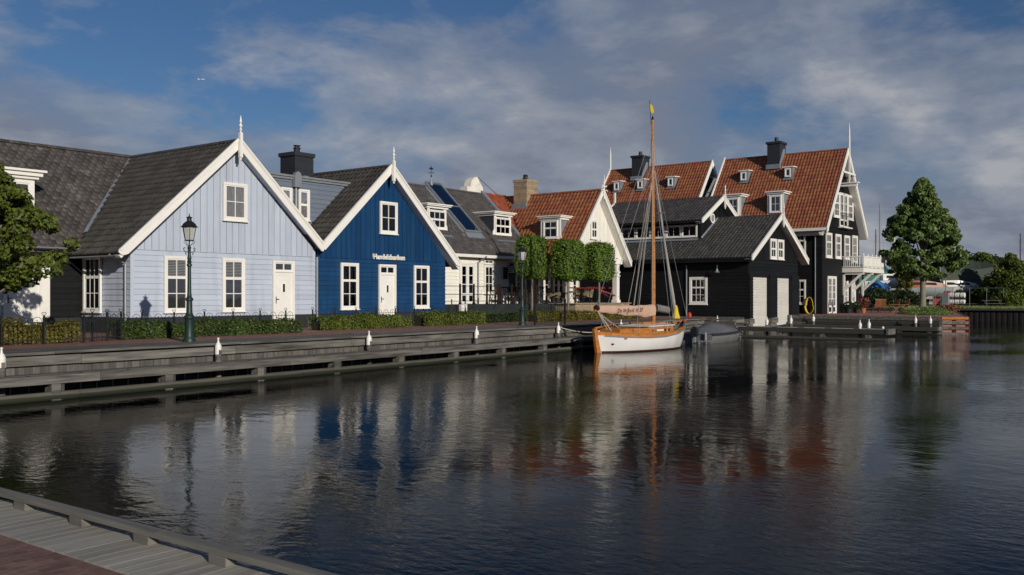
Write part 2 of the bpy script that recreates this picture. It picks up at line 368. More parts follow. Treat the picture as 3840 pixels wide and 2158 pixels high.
# ---------------------------------------------------------------- building blocks
def hplanks(wall, M, a0, a1, z0, z1, mat, exp=.2, th=.038, name='plank'):
    n = max(1, round((z1 - z0) / exp)); e = (z1 - z0) / n
    me = MB(M).ext([(a0, 0, 0), (a0, th, 0), (a0, .010, e + .012), (a0, 0, e + .012)], (a1 - a0, 0, 0)).mesh(name, mat)
    W = a1 - a0
    if W < 3.0:
        for k in range(n): inst(name, me, wall, Matrix.Translation((0, 0, z0 + k * e)))
        return
    cuts = [.27, .61, .44, .78]; ms = []
    for cu in cuts:      # boards are butted at a joint that shifts from row to row
        m = a0 + W * cu; ms.append([MB(M).ext([(p, 0, 0), (p, th, 0), (p, .010, e + .012), (p, 0, e + .012)], (q - p, 0, 0)).mesh(name, mat) for p, q in ((a0, m - .002), (m + .002, a1))])
    for k in range(n):
        for me2 in ms[(k * 3 + int(a0)) % 4]: inst(name, me2, wall, Matrix.Translation((0, 0, z0 + k * e)))
def vplanks(wall, M, a0, a1, zf, zt, mat, w=.28, th=.03, gap=.022, name='plank'):
    """vertical boards from zf up to zt(a)"""
    n = round((a1 - a0) / w); e = (a1 - a0) / n
    for k in range(n):
        p, q = a0 + k * e + gap / 2, a0 + (k + 1) * e - gap / 2
        t = th * random.uniform(.8, 1.05)
        pts = [(p, 0, zf), (q, 0, zf), (q, 0, max(zt(q), zf + .02))]
        mid = [x for x in ([p + (q - p) * .5])]
        pts.append((mid[0], 0, max(zt(mid[0]), zf + .03)))
        pts.append((p, 0, max(zt(p), zf + .02)))
        MB(M).ext(pts, (0, t, 0)).build(name, mat, wall)
def pantile(w, l):
    xs = np.linspace(0, 1, 9); zz = .020 * np.sin(2 * math.pi * xs - .7) + .006
    zz[0] = zz[-1] = (zz[0] + zz[-1]) / 2
    v = []; f = []
    for i, (x, z) in enumerate(zip(xs, zz)):
        X = (x - .5) * w
        v += [(X, -l * .5, z + .055), (X, l * .56, z + .018), (X, -l * .5, z + .012)]
    for i in range(8):
        a = 3 * i; b = a + 3
        f += [(a, b, b + 1, a + 1), (a + 2, b + 2, b, a)]
    return np.array(v), np.array(f)
def slate(w, l, rounded):
    g = .96 * w / 2; t = .014
    if rounded: out = [(-g, l * .6), (-g, -l * .34), (-g * .45, -l * .5), (g * .45, -l * .5), (g, -l * .34), (g, l * .6)]
    else: out = [(-g, l * .6), (-g, -l * .5), (0, -l * .505), (g, -l * .5), (g, 0), (g, l * .6)]
    def zt(y): return .030 - .022 * (y + l / 2) / l
    v = [(x, y, zt(y)) for x, y in out] + [(x, y, zt(y) - t) for x, y in out]
    f = [(0, 1, 2, 3), (0, 3, 4, 5), (1, 7, 8, 2), (2, 8, 9, 3), (3, 9, 10, 4)]
    return np.array(v), np.array(f)
CAMP = np.array([0, 0, CAMZ])
def tiles(roof, O, ex, ey, width, length, tw, tl, shape, mat, keep=None, stagger=False, maxn=300, jit=.0, name='roof_tile'):
    O = np.array(O, float); ex = np.array(ex, float); ey = np.array(ey, float); nn = np.cross(ex, ey)
    if nn[2] < 0: ex = -ex; O = O - ex * width; nn = -nn
    TV, TF = shape
    me = np_mesh(name, TV, TF, mat, smooth=False)
    nc = int(width / tw); nr = int(length / tl); tw2 = width / nc; tl2 = length / nr
    C = []
    for r in range(nr):
        for k in range(nc + (1 if stagger and r % 2 else 0)):
            a = (k + (.0 if stagger and r % 2 else .5)) * tw2
            if a < tw2 * .4 or a > width - tw2 * .4: continue
            p = O + ex * a + ey * ((r + .5) * tl2)
            if keep is None or keep(p): C.append(p)
    C = np.array(C)
    if len(C) == 0: return
    order = np.argsort(((C - CAMP) ** 2).sum(1))
    B = np.stack([ex, ey, nn], 1)
    for i in order[:maxn]:
        Mx = Matrix([list(B[j]) + [C[i][j]] for j in range(3)] + [[0, 0, 0, 1]])
        if jit: Mx = Mx @ Matrix.Rotation(random.gauss(0, jit), 4, 'Z') @ Matrix.Rotation(random.gauss(0, jit), 4, 'X')
        inst(name, me, roof, Mx)
    rest = C[order[maxn:]]
    if len(rest):
        W = TV @ B.T
        V = (rest[:, None, :] + W[None]).reshape(-1, 3)
        F = (TF[None] + (np.arange(len(rest)) * len(TV))[:, None, None]).reshape(-1, TF.shape[1])
        o = link(bpy.data.objects.new(name + '_field', np_mesh(name, V, F, mat))); attach(o, roof); o['kind'] = 'stuff'
def ridge_caps(roof, p, q, mat, step=.36, r=.11):
    p = Vector(p); q = Vector(q); n = max(1, int((q - p).length / step)); d = (q - p) / n
    mb = MB(); u = Vector((-d.y, d.x, 0)).normalized()
    ring0 = []; ring1 = []
    for k in range(7):
        t = math.pi * k / 6 ; ca, sa = math.cos(t), math.sin(t)
        ring0.append(u * ca * r * 1.08 + Vector((0, 0, sa * r * 1.08))); ring1.append(u * ca * r + Vector((0, 0, sa * r)) + d * 1.06)
    mb.loft([ring0, ring1], closed=True, caps=True)
    me = mb.mesh('ridge_tile', mat)
    for k in range(n): inst('ridge_tile', me, roof, Matrix.Translation(p + d * k))
def slab(mb, O, ex, ey, w, l, t):
    O = Vector(O); ex = Vector(ex); ey = Vector(ey); n = ex.cross(ey)
    if n.z < 0: n = -n
    mb.ext([O, O + ex * w, O + ex * w + ey * l, O + ey * l], -n * t); return mb
def window(par, O, face, w, h, secs, cas=.09, frame=WHITE, back=DARKIN, blind=(), name='window', out=.07, sill=True, o0=.045, open_=None):
    """O = lower left corner seen from outside; secs from the top: (fraction, cols, rows)"""
    M = FR(O, face); fr = MB(M)
    fr.box(0, cas, o0, o0 + out, 0, h); fr.box(w - cas, w, o0, o0 + out, 0, h)
    fr.box(cas, w - cas, o0, o0 + out, h - cas, h); fr.box(cas, w - cas, o0, o0 + out, 0, cas)
    if sill: fr.box(-.03, w + .03, o0, o0 + out + .035, -.045, 0)
    fo = fr.build(name, frame, par)
    sa = MB(M); s0, s1 = o0 + .008, o0 + .048; sr = .05; x0, x1, zt = cas, w - cas, h - cas; H = h - 2 * cas
    panes = []
    for fi, (frac, nc, nr) in enumerate(secs):
        zb = zt - H * frac
        sa.box(x0, x0 + sr, s0, s1, zb, zt); sa.box(x1 - sr, x1, s0, s1, zb, zt)
        sa.box(x0 + sr, x1 - sr, s0, s1, zt - sr, zt); sa.box(x0 + sr, x1 - sr, s0, s1, zb, zb + sr)
        gx0, gx1, gz0, gz1 = x0 + sr, x1 - sr, zb + sr, zt - sr; mw = .03
        for k in range(1, nc):
            xm = gx0 + (gx1 - gx0) * k / nc; sa.box(xm - mw / 2, xm + mw / 2, s0, s1 - .008, gz0, gz1)
        for k in range(1, nr):
            zm = gz0 + (gz1 - gz0) * k / nr; sa.box(gx0, gx1, s0 + .002, s1 - .010, zm - mw / 2, zm + mw / 2)
        for i in range(nc):
            for j in range(nr):
                panes.append((gx0 + (gx1 - gx0) * i / nc + .01, gx0 + (gx1 - gx0) * (i + 1) / nc - .01, gz0 + (gz1 - gz0) * j / nr + .01, gz0 + (gz1 - gz0) * (j + 1) / nr - .01))
        if fi in blind:
            bl = MB(M); n = int((gz1 - gz0) / .055)
            for k in range(n):
                z = gz0 + (k + .5) * (gz1 - gz0) / n; bl.add([(gx0, s0 - .001, z - .012), (gx1, s0 - .001, z - .012), (gx1, s0 + .006, z + .012), (gx0, s0 + .006, z + .012)], [(0, 1, 2, 3)])
            bl.build('blind', BLIND, fo)
        zt = zb
    sa.build('sash', frame, fo)
    for (p, q, r, t) in panes: MB(M).box(p - .006, q + .006, s0 + .016, s0 + .022, r - .006, t + .006).build('pane', GLASS, fo)
    MB(M).box(cas * .6, w - cas * .6, o0 - .006, o0 + .004, cas * .6, h - cas * .6).build('dark_interior', back, fo)
    return fo
def door(par, O, face, w, h, transom=.32, leaf=WHITE, o0=.045, lite=True):
    M = FR(O, face); cas = .09; fr = MB(M)
    fr.box(0, cas, o0, o0 + .08, 0, h); fr.box(w - cas, w, o0, o0 + .08, 0, h); fr.box(cas, w - cas, o0, o0 + .08, h - cas, h)
    fr.box(cas, w - cas, o0, o0 + .07, h - cas - transom - .06, h - cas - transom)
    fo = fr.build('door', leaf, par)
    zt = h - cas - transom - .06
    lf = MB(M); lf.box(cas, w - cas, o0, o0 + .03, 0, zt)
    x0, x1 = cas + .16, w - cas - .16
    lf.box(x0, x1, o0 + .03, o0 + .038, .25, zt - .2)
    lf.box(x0 + .05, x1 - .05, o0 + .038, o0 + .046, .3, zt - .25)
    lo = lf.build('door_leaf', leaf, fo)
    if lite:
        xm = w / 2
        MB(M).box(xm - .055, xm + .055, o0 + .046, o0 + .052, zt - .78, zt - .46).build('pane', DARKIN, fo)
        q = MB(M)
        q.box(xm - .085, xm - .055, o0 + .046, o0 + .06, zt - .82, zt - .43); q.box(xm + .055, xm + .085, o0 + .046, o0 + .06, zt - .82, zt - .43)
        q.box(xm - .055, xm + .055, o0 + .046, o0 + .06, zt - .46, zt - .43); q.box(xm - .055, xm + .055, o0 + .046, o0 + .06, zt - .82, zt - .78); q.build('pane_frame', leaf, fo)
    hd = MB(M); hd.box(cas + .06, cas + .09, o0 + .03, o0 + .045, .85, 1.12); hd.box(cas + .06, cas + .2, o0 + .06, o0 + .08, 1.0, 1.025); hd.box(cas + .065, cas + .085, o0 + .045, o0 + .07, 1.0, 1.025); hd.build('handle', DARKMET, fo)
    if transom > .1:
        t0, t1 = h - cas - transom, h - cas
        MB(M).box(cas, w - cas, o0 - .006, o0 + .006, t0, t1).build('dark_interior', DARKIN, fo)
        tr = MB(M)
        tr.box(cas, w - cas, o0 + .01, o0 + .05, t0, t0 + .05); tr.box(cas, w - cas, o0 + .01, o0 + .05, t1 - .04, t1)
        tr.box(cas, cas + .05, o0 + .012, o0 + .048, t0 + .05, t1 - .04); tr.box(w - cas - .05, w - cas, o0 + .012, o0 + .048, t0 + .05, t1 - .04); tr.box(w / 2 - .025, w / 2 + .025, o0 + .012, o0 + .048, t0 + .05, t1 - .04)
        tr.build('transom', leaf, fo)
        for a, b in ((cas + .05, w / 2 - .025), (w / 2 + .025, w - cas - .05)): MB(M).box(a - .005, b + .005, o0 + .025, o0 + .031, t0 + .045, t1 - .035).build('pane', GLASS, fo)
    return fo
def french(par, O, face, w, h, cols=1, rows=3, low=.45, mat=WHITE, leaves=2, o0=.045, back=DARKIN):
    """glazed double door: each leaf has rows of panes over a lower pane"""
    M = FR(O, face); cas = .08; fr = MB(M)
    fr.box(0, cas, o0, o0 + .08, 0, h); fr.box(w - cas, w, o0, o0 + .08, 0, h); fr.box(cas, w - cas, o0, o0 + .08, h - cas, h)
    fo = fr.build('glazed_door', mat, par); lw = (w - 2 * cas) / leaves
    for k in range(leaves):
        x0 = cas + k * lw + .004; x1 = x0 + lw - .008; st = min(.11, lw * .2); q = MB(M); ps = []
        q.box(x0, x0 + st, o0 + .004, o0 + .05, 0, h - cas); q.box(x1 - st, x1, o0 + .004, o0 + .05, 0, h - cas)
        zs = [.12, low] + [low + .12 + (h - cas - .1 - low - .12) * i / rows for i in range(rows + 1)]
        q.box(x0 + st, x1 - st, o0 + .004, o0 + .05, 0, .12); q.box(x0 + st, x1 - st, o0 + .004, o0 + .05, low, low + .12); q.box(x0 + st, x1 - st, o0 + .004, o0 + .05, h - cas - .1, h - cas)
        g0, g1 = x0 + st, x1 - st
        for i in range(1, rows): q.box(g0, g1, o0 + .008, o0 + .045, zs[2 + i] - .018, zs[2 + i] + .018)
        for i in range(1, cols): xm = g0 + (g1 - g0) * i / cols; q.box(xm - .015, xm + .015, o0 + .01, o0 + .042, low + .12, h - cas - .1)
        q.build('door_leaf', mat, fo)
        MB(M).box(g0 - .004, g1 + .004, o0 + .02, o0 + .026, .115, low + .005).build('pane', GLASS, fo)
        for i in range(rows):
            for j in range(cols):
                MB(M).box(g0 + (g1 - g0) * j / cols - .004, g0 + (g1 - g0) * (j + 1) / cols + .004, o0 + .02, o0 + .026, zs[2 + i] + .01, zs[3 + i] - .01).build('pane', GLASS, fo)
    MB(M).box(cas * .5, w - cas * .5, o0 - .006, o0 + .003, .05, h - cas * .5).build('dark_interior', back, fo)
    return fo
def rake(par, yv, xc, zr, xe, m, hgt=.42, th=.06, mat=WHITE, name='barge_board', curl=True, mould=True):
    """barge board in the plane y=yv from the apex (xc,zr) down to xe"""
    s = 1 if xe > xc else -1; ze = zr - m * abs(xe - xc)
    lo = [(xc, yv, zr - hgt), (xe - s * hgt / m * .25, yv, zr - m * (abs(xe - xc) - hgt / m * .25) - hgt)]
    pts = [(xc, yv, zr), (xe, yv, ze)]
    if curl: pts += [(xe + s * .02, yv, ze - .10), (xe - s * .06, yv, ze - .17), (xe - s * .16, yv, ze - .19), (xe - s * .25, yv, ze - .17), (xe - s * .34, yv, zr - m * (abs(xe - xc) - .34) - hgt)]
    else: pts += [(xe, yv, ze - hgt * .8), (xe - s * .10, yv, ze + m * .10 - hgt)]
    pts.append((xc, yv, zr - hgt))
    o = MB().ext(pts, (0, th, 0)).build(name, mat, par)
    if mould:
        d = Vector((xe - xc, 0, ze - zr)).normalized(); n = Vector((-d.z, 0, d.x)) * (1 if s < 0 else -1)
        if n.z > 0: n = -n
        for a, b, pr in ((0.0, .075, .035), (.085, .125, .018)):
            p0 = Vector((xc, yv, zr)) + n * a / 1.0; q0 = Vector((xe, yv, ze)) + n * a
            p1 = Vector((xc, yv, zr)) + n * b; q1 = Vector((xe, yv, ze)) + n * b
            MB().ext([p0, q0, q1, p1], (0, -pr, 0)).build('moulding', mat, o)
    return o
def finial(par, x, y, zb, zt, w=.10, mat=WHITE):
    h = zt - zb; q = MB()
    q.box(x - w / 2, x + w / 2, y - w / 2, y + w / 2, zb + .12, zb + h * .62)
    q.lathe([(.01, 0), (.05, .04), (.03, .09), (w * .5, .13)], (x, y, zb), 8)
    q.lathe([(w * .45, 0), (.03, .03), (.03, .06), (.065, .10), (.03, .15), (.028, .18), (.062, .23), (.07, .27), (.03, .33), (.025, .36), (.05, .40), (.006, h * .38)], (x, y, zb + h * .62), 10)
    return q.build('finial', mat, par, smooth=False)
def chimney(par, x0, x1, y0, y1, z0, z1, mat, cap=.07, pot=True, capmat=None):
    q = MB(); q.box(x0, x1, y0, y1, z0, z1 - .2)
    o = q.build('chimney', mat, par)
    c = MB(); c.box(x0 - cap, x1 + cap, y0 - cap, y1 + cap, z1 - .16, z1); c.box(x0 - cap * .5, x1 + cap * .5, y0 - cap * .5, y1 + cap * .5, z1 - .2, z1 - .16); c.build('chimney_cap', capmat or mat, o)
    if pot: MB().lathe([(.14, 0), (.14, .22), (.17, .22), (.17, .27), (.1, .27), (.1, .34), (.16, .34), (.16, .38)], ((x0 + x1) / 2, (y0 + y1) / 2, z1), 12).build('flue', DARKMET, o)
    return o
def downpipe(par, x, y, z0, z1, mat=ZINC, r=.04, hop=None):
    pts = [(x, y, z0), (x, y, z1)]
    if hop: pts += [(x + hop[0] * .5, y + hop[1] * .5, z1 + .15), (x + hop[0], y + hop[1], z1 + .3)]
    q = MB().tube(pts, r, 8)
    for z in np.arange(z0 + .5, z1, 1.1): q.lathe([(r * 1.25, 0), (r * 1.25, .05)], (x, y, z), 8)
    return q.build('downpipe', mat, par)
def gutter(par, p, q, mat=ZINC, r=.065):
    p = Vector(p); q = Vector(q); d = (q - p); u = Vector((-d.y, d.x, 0)).normalized(); rings = []
    for P in (p, q):
        ring = [P + u * (r * math.cos(math.pi + math.pi * k / 6)) + Vector((0, 0, r * math.sin(math.pi + math.pi * k / 6))) for k in range(7)]
        ring += [P + u * ((r - .012) * math.cos(-math.pi * k / 6)) + Vector((0, 0, (r - .012) * math.sin(-math.pi * k / 6))) for k in range(7)]
        rings.append(ring)
    return MB().loft(rings).build('gutter', mat, par)
def house_core(par, x0, x1, yf, yb, z0, ze, xc, zr, m, mat, name='wall'):
    """pentagon prism; roof line z = zr - m|x-xc|"""
    f = lambda x: zr - m * abs(x - xc)
    return MB().ext([(x0, yf, z0), (x1, yf, z0), (x1, yf, min(ze, f(x1)) if ze else f(x1)), (xc, yf, zr), (x0, yf, min(ze, f(x0)) if ze else f(x0))], (0, yb - yf, 0)).build(name, mat, par)
# ---------------------------------------------------------------- the setting: water, ground, quays' surfaces
def quay_y(x): return 20.95 + .05 * (x - 9.5)
QW = .9                      # the planked wall stands this far behind the log at the waterline
def poly_sheet(name, pts, z, mat, kind='structure', thick=None):
    q = MB()
    if thick: q.ext([(x, y, z) for x, y in pts], (0, 0, -thick))
    else: q.add([(x, y, z) for x, y in pts], [tuple(range(len(pts)))])
    o = q.build(name, mat); tag(o, kind=kind); return o
def water():
    o = MB().add([(-2500, -2500, 0), (2500, -2500, 0), (2500, 2500, 0), (-2500, 2500, 0)], [(0, 1, 2, 3)]).build('water', water_mat()); tag(o, kind='structure')
water()
poly_sheet('ground', [(-60, quay_y(-60) + QW + .12), (49.6, quay_y(49.6) + QW + .12), (54.4, 23.75), (54.4, 35.5), (85, 35.5), (85, 300), (-60, 300)], 1.04, SOIL, thick=2.5)
poly_sheet('pavement', [(-60, quay_y(-60) + QW + 1.55), (49.4, quay_y(49.4) + QW + 1.55), (54.3, 24.6), (54.3, 30.0), (45, 29.1), (35, 30.5), (-60, 33.2)], 1.048, PAVE)
far = poly_sheet('far_bank_ground', [(92.6, -400), (2500, -400), (2500, 2500), (92.6, 2500)], 1.15, GRASS, thick=1.6)

# ---------------------------------------------------------------- houses
G = .913
def zmain(y): return 8.2 - 1.02 * (37 - y)
def gable_roof_left(par, xe, xc, zr, m, y0, y1, mat, shape, tw, tl, keep=None, th=.10, ridge=True, rmat=None, maxn=300):
    L = math.hypot(xc - xe, m * (xc - xe)); ey = Vector((1, 0, m)).normalized(); O = (xe, y0, zr - m * (xc - xe))
    rf = slab(MB(), Vector(O), (0, 1, 0), ey, y1 - y0, L, th).build('roof', ROOFBASE, par)
    tiles(rf, Vector(O), (0, 1, 0), ey, y1 - y0, L, tw, tl, shape, mat, keep, maxn=maxn)
    if ridge: ridge_caps(rf, (xc, y0, zr - .02), (xc, y1, zr - .02), rmat or mat)
    return rf
def right_slope(par, rf, xc, xe, zr, m, y0, y1, mat, th=.10):
    L = math.hypot(xe - xc, m * (xe - xc)); ey = Vector((-1, 0, m)).normalized()
    return slab(MB(), Vector((xe, y0, zr - m * (xe - xc))), (0, 1, 0), ey, y1 - y0, L, th).build('roof', mat, par)

def text_mesh(name, body, size, extrude, offset, mat, shear=0.0):
    cu = bpy.data.curves.new(name, 'FONT'); cu.body = body; cu.size = size; cu.extrude = extrude; cu.offset = offset; cu.shear = shear; cu.resolution_u = 3
    tmp = bpy.data.objects.new(name + '_tmp', cu); COL.objects.link(tmp); dg = bpy.context.evaluated_depsgraph_get(); dg.update()
    me = bpy.data.meshes.new_from_object(tmp.evaluated_get(dg)); bpy.data.objects.remove(tmp); me.name = name; me.materials.clear(); me.materials.append(mat)
    return link(bpy.data.objects.new(name, me))
def pale_blue_house():
    h = thing('gabled_house', 'pale blue wooden house with tall white gable boards and dark tiled roof', 'house', (22.2, 30.1, 1.05), group='gabled harbour houses')
    xc, zr, yf = 22.24, 8.18, 30.1
    wall = house_core(h, 18.1, 26.36, yf, 36.8, 1.58, None, xc, 8.0, G, PALEB)
    MB().box(18.06, 26.34, yf - .015, 36.8, 1.0, 1.585).build('plinth', PLINTH, h)
    hplanks(wall, FR((0, yf, 0), '-Y'), 18.1, 26.34, 1.6, 3.97, PALEB)
    hplanks(wall, FR((18.1, 0, 0), '-X'), -33.25, -30.13, 1.6, 3.95, PALEB)
    MB().box(18.06, 18.2, yf - .035, yf, 1.6, 3.9).build('corner_board', PALEB, h)
    vplanks(wall, FR((0, yf - .012, 0), '-Y'), 18.3, 26.18, 3.95, lambda a: 7.96 - G * abs(a - xc), PALEB, .285, .045)
    for x, kw in ((19.33, 1.0), (21.77, 1.0)):
        window(h, (x, yf, 1.77), '-Y', kw, 2.0, [(.37, 2, 1), (.63, 2, 2)], blind=(0,))
    window(h, (21.78, yf - .03, 5.2), '-Y', 1.08, 1.42, [(1, 2, 2)], back=CURT)
    door(h, (24.11, yf, 1.2), '-Y', 1.07, 2.55)
    window(h, (18.1, 33.05, 1.78), '-X', 1.17, 2.0, [(.37, 3, 1), (.63, 3, 2)])
    rf = gable_roof_left(h, 17.42, xc, zr, G, 29.68, 37.0, ROOFD, pantile(.245, .34), .245, .34, lambda p: p[2] > zmain(p[1]) + .02 or p[1] < 32.75)
    right_slope(h, rf, xc, 26.42, zr, G, 29.68, 37.0, ROOFD)
    rake(h, 29.62, xc, 8.33, 17.40, G, .44); rake(h, 29.62, xc, 8.33, 26.40, G, .44, curl=False)
    MB().ext([(17.5, 29.68, 3.62), (xc, 29.68, 7.95), (xc, 29.68, 8.05), (17.42, 29.68, 3.70)], (0, .4, 0)).build('soffit', WHITE, h)
    MB().ext([(26.36, 29.68, 4.3), (xc, 29.68, 7.95), (xc, 29.68, 8.05), (26.40, 29.68, 4.36)], (0, .4, 0)).build('soffit', PALEB, h)
    finial(h, 22.22, 29.53, 7.42, 9.12, .12)
    # lead-lined valley between this roof and the long slate roof behind
    v0 = Vector((17.9, 32.75, 4.08)); v1 = Vector((xc - .1, 36.9, 8.12))
    MB().bar((18.35, 33.5, 4.72), v1, .13, .03, up=(-.6, -.6, 1)).build('valley_lead', LEAD, h)
    gutter(h, (17.36, 29.72, 3.72), (17.36, 32.7, 3.72), ZINC, .06)
    downpipe(h, 18.0, 30.28, 1.05, 3.45, hop=(-.6, .0))
    downpipe(h, 26.40, 30.04, 1.05, 3.95, r=.05)
    return h
pale_blue_house()

def deep_blue_house():
    h = thing('gabled_house', 'dark blue wooden house with Handelsbanken lettering above its white door', 'house', (30.45, 30.1, 1.05), group='gabled harbour houses')
    xc, zr, yf = 30.42, 8.12, 30.1
    wall = house_core(h, 26.45, 34.5, yf, 36.8, 1.58, None, xc, 7.94, G, DEEPB)
    MB().box(26.47, 34.52, yf - .015, 36, 1.0, 1.585).build('plinth', PLINTH, h)
    hplanks(wall, FR((0, yf, 0), '-Y'), 26.46, 34.5, 1.6, 3.97, DEEPB)
    vplanks(wall, FR((0, yf - .012, 0), '-Y'), 26.6, 34.35, 3.95, lambda a: 7.90 - G * abs(a - xc), DEEPB, .285, .045)
    for x in (27.7, 32.24): window(h, (x, yf, 1.78), '-Y', 1.03, 1.98, [(.37, 2, 1), (.63, 2, 2)], blind=(0, 1))
    window(h, (30.0, yf - .03, 5.13), '-Y', 1.1, 1.43, [(1, 2, 2)], back=CURT)
    door(h, (29.95, yf, 1.2), '-Y', 1.08, 2.55)
    rf = gable_roof_left(h, 26.42, xc, zr, G, 29.68, 37.0, ROOFD, pantile(.245, .34), .245, .34, lambda p: p[1] < 31.62 or p[2] > 7.5)
    right_slope(h, rf, xc, 35.12, zr, G, 29.68, 37.0, ROOFD)
    rake(h, 29.62, xc, 8.27, 26.40, G, .44, curl=False); rake(h, 29.62, xc, 8.27, 35.12, G, .44)
    MB().ext([(35.02, 29.68, 3.62), (xc, 29.68, 7.9), (xc, 29.68, 8.0), (35.1, 29.68, 3.70)], (0, .4, 0)).build('soffit', WHITE, h)
    finial(h, 30.40, 29.53, 7.32, 8.98, .12)
    t = text_mesh('sign_lettering', 'Handelsbanken', .33, .035, .007, WHITE); t.location = (29.57, yf - .10, 3.975); t.rotation_euler = (R(90), 0, 0); attach(t, h)
    t['label'] = 'white raised Handelsbanken letters'
    MB().lathe([(.06, 0), (.06, .5), (.09, .5), (.09, .56)], (33.2, 36.9, 8.0), 8).build('vent_pipe', WHITE, h)
    return h
deep_blue_house()

def link_building():
    h = thing('link_building', 'grey-blue flat-roofed extension between the pale blue and dark blue roofs', 'building', (26.4, 31.6, 4.3))
    Y = 31.6
    wall = MB().box(23.2, 29.6, Y, 36.9, 4.2, 7.36).build('wall', GREYB, h)
    M = FR((0, Y, 0), '-Y'); e = .2
    for k in range(15):
        z = 4.36 + k * e; a0 = max(22.24 + (8.25 - z) / G - .3, 23.2); a1 = 30.42 - (8.2 - z) / G + .22
        MB(M).ext([(a0, 0, z), (a0, .036, z), (a0, .010, z + e + .012), (a0, 0, z + e + .012)], (a1 - a0, 0, 0)).build('plank', GREYB, wall)
    q = MB(); q.box(23.2, 29.75, Y - .16, Y + .1, 7.37, 7.45); q.box(23.2, 29.7, Y - .10, Y, 7.27, 7.37); q.build('cornice', ZINC, h)
    MB().box(23.2, 29.6, Y + .1, 36.9, 7.36, 7.42).build('flat_roof', LEAD, h)
    window(h, (25.73, Y, 5.58), '-Y', .6, 1.32, [(.5, 1, 1), (.5, 1, 1)], cas=.08, back=CURT)
    window(h, (26.68, Y, 5.58), '-Y', .6, 1.32, [(.5, 1, 1), (.5, 1, 1)], cas=.08, back=CURT)
    q = MB(); q.tube([(26.52, Y - .1, 4.4), (26.52, Y - .1, 7.0)], .05, 8); q.build('downpipe', ZINC, h)
    q = MB(); q.box(26.36, 26.72, Y - .24, Y - .06, 6.95, 7.42); q.ext([(26.36, Y - .24, 7.42), (26.72, Y - .24, 7.42), (26.66, Y - .24, 7.56), (26.54, Y - .24, 7.62), (26.42, Y - .24, 7.56)], (0, .18, 0)); q.build('rainwater_head', ZINC, h)
    c = chimney(h, 27.9, 28.95, 33.2, 34.2, 7.3, 8.8, PLINTH)
    MB().box(28.3, 28.6, 33.08, 33.2, 7.42, 7.75).build('flashing', LEAD, c)
    # bond of painted bricks: courses as shallow ledges
    q = MB()
    for k in range(11): q.box(27.888, 28.962, 33.188, 34.2, 7.45 + k * .1, 7.53 + k * .1)
    q.build('brick_courses', PLINTH, c)
    return h
link_building()

def long_slate_house():
    h = thing('slate_house', 'long house with mossy dark slate roof and white door behind the leafy tree', 'house', (14, 33.3, 1.05))
    Y = 33.3
    MB().ext([(8, Y, 1.0), (8, Y, 4.15), (8, 37, 7.9), (8, 40.7, 4.15), (8, 40.7, 1.0)], (15.2, 0, 0)).build('wall', BLACKW, h)
    wall = MB().box(15.0, 16.9, Y - .04, Y, 1.55, 4.1).build('door_wall', WHITE, h)
    MB().box(8, 18.05, Y - .06, Y, 1.0, 1.56).build('plinth', PLINTH, h)
    hplanks(wall, FR((0, Y, 0), '-Y'), 16.9, 18.08, 1.6, 4.1, BLACKW)
    hplanks(wall, FR((0, Y, 0), '-Y'), 10, 15.0, 1.6, 4.1, BLACKW)
    d = door(h, (15.25, Y - .05, 1.25), '-Y', 1.32, 2.45, transom=0.02, lite=False)
    O = (8, 32.75, zmain(32.75)); ey = Vector((0, 1, 1.02)).normalized(); L = math.hypot(4.25, 4.25 * 1.02)
    rf = slab(MB(), Vector(O), (1, 0, 0), ey, 14.3, L, .1).build('roof', ROOFBASE, h)
    slab(MB(), Vector((8, 41.25, zmain(32.75))), (1, 0, 0), Vector((0, -1, 1.02)).normalized(), 31, L, .1).build('roof', SLATE, h)
    lb = lambda x: 8.18 - G * abs(x - 22.24)
    tiles(rf, Vector(O), (1, 0, 0), ey, 14.3, L, .29, .22, slate(.29, .30, True), SLATE, lambda p: p[0] > 13.4 and (p[2] > lb(p[0]) - .02 or p[0] < 17.4), stagger=True, jit=.025, maxn=300)
    ridge_caps(rf, (11, 37, 8.18), (22.3, 37, 8.18), SLATE)
    q = MB(); q.box(8, 17.4, 32.66, 33.3, 3.93, 4.0); q.build('soffit', BLACKW, h)
    gutter(h, (9, 32.68, 4.05), (18.0, 32.68, 4.05), ZINC, .07)
    # white dormer with a heavy cornice
    dm = MB().box(14.2, 16.72, 34.0, 36.5, 5.1, 6.5).build('dormer', WHITE, h)
    window(h, (14.35, 34.0, 5.32), '-Y', 1.1, 1.12, [(1, 2, 2)], cas=.1, name='dormer_window'); window(h, (15.5, 34.0, 5.32), '-Y', 1.1, 1.12, [(1, 2, 2)], cas=.1, name='dormer_window')
    c = MB(); c.box(14.1, 16.82, 33.88, 36.5, 6.5, 6.6); c.box(14.0, 16.92, 33.78, 36.6, 6.6, 6.74); c.box(13.9, 17.02, 33.68, 36.7, 6.74, 6.82); c.build('cornice', WHITE, dm)
    MB().ext([(14.1, 33.7, 4.97), (16.85, 33.7, 4.97), (16.8, 34.02, 5.3), (14.15, 34.02, 5.3)], (0, 0, .03)).build('lead_apron', LEAD, dm)
    return h
long_slate_house()

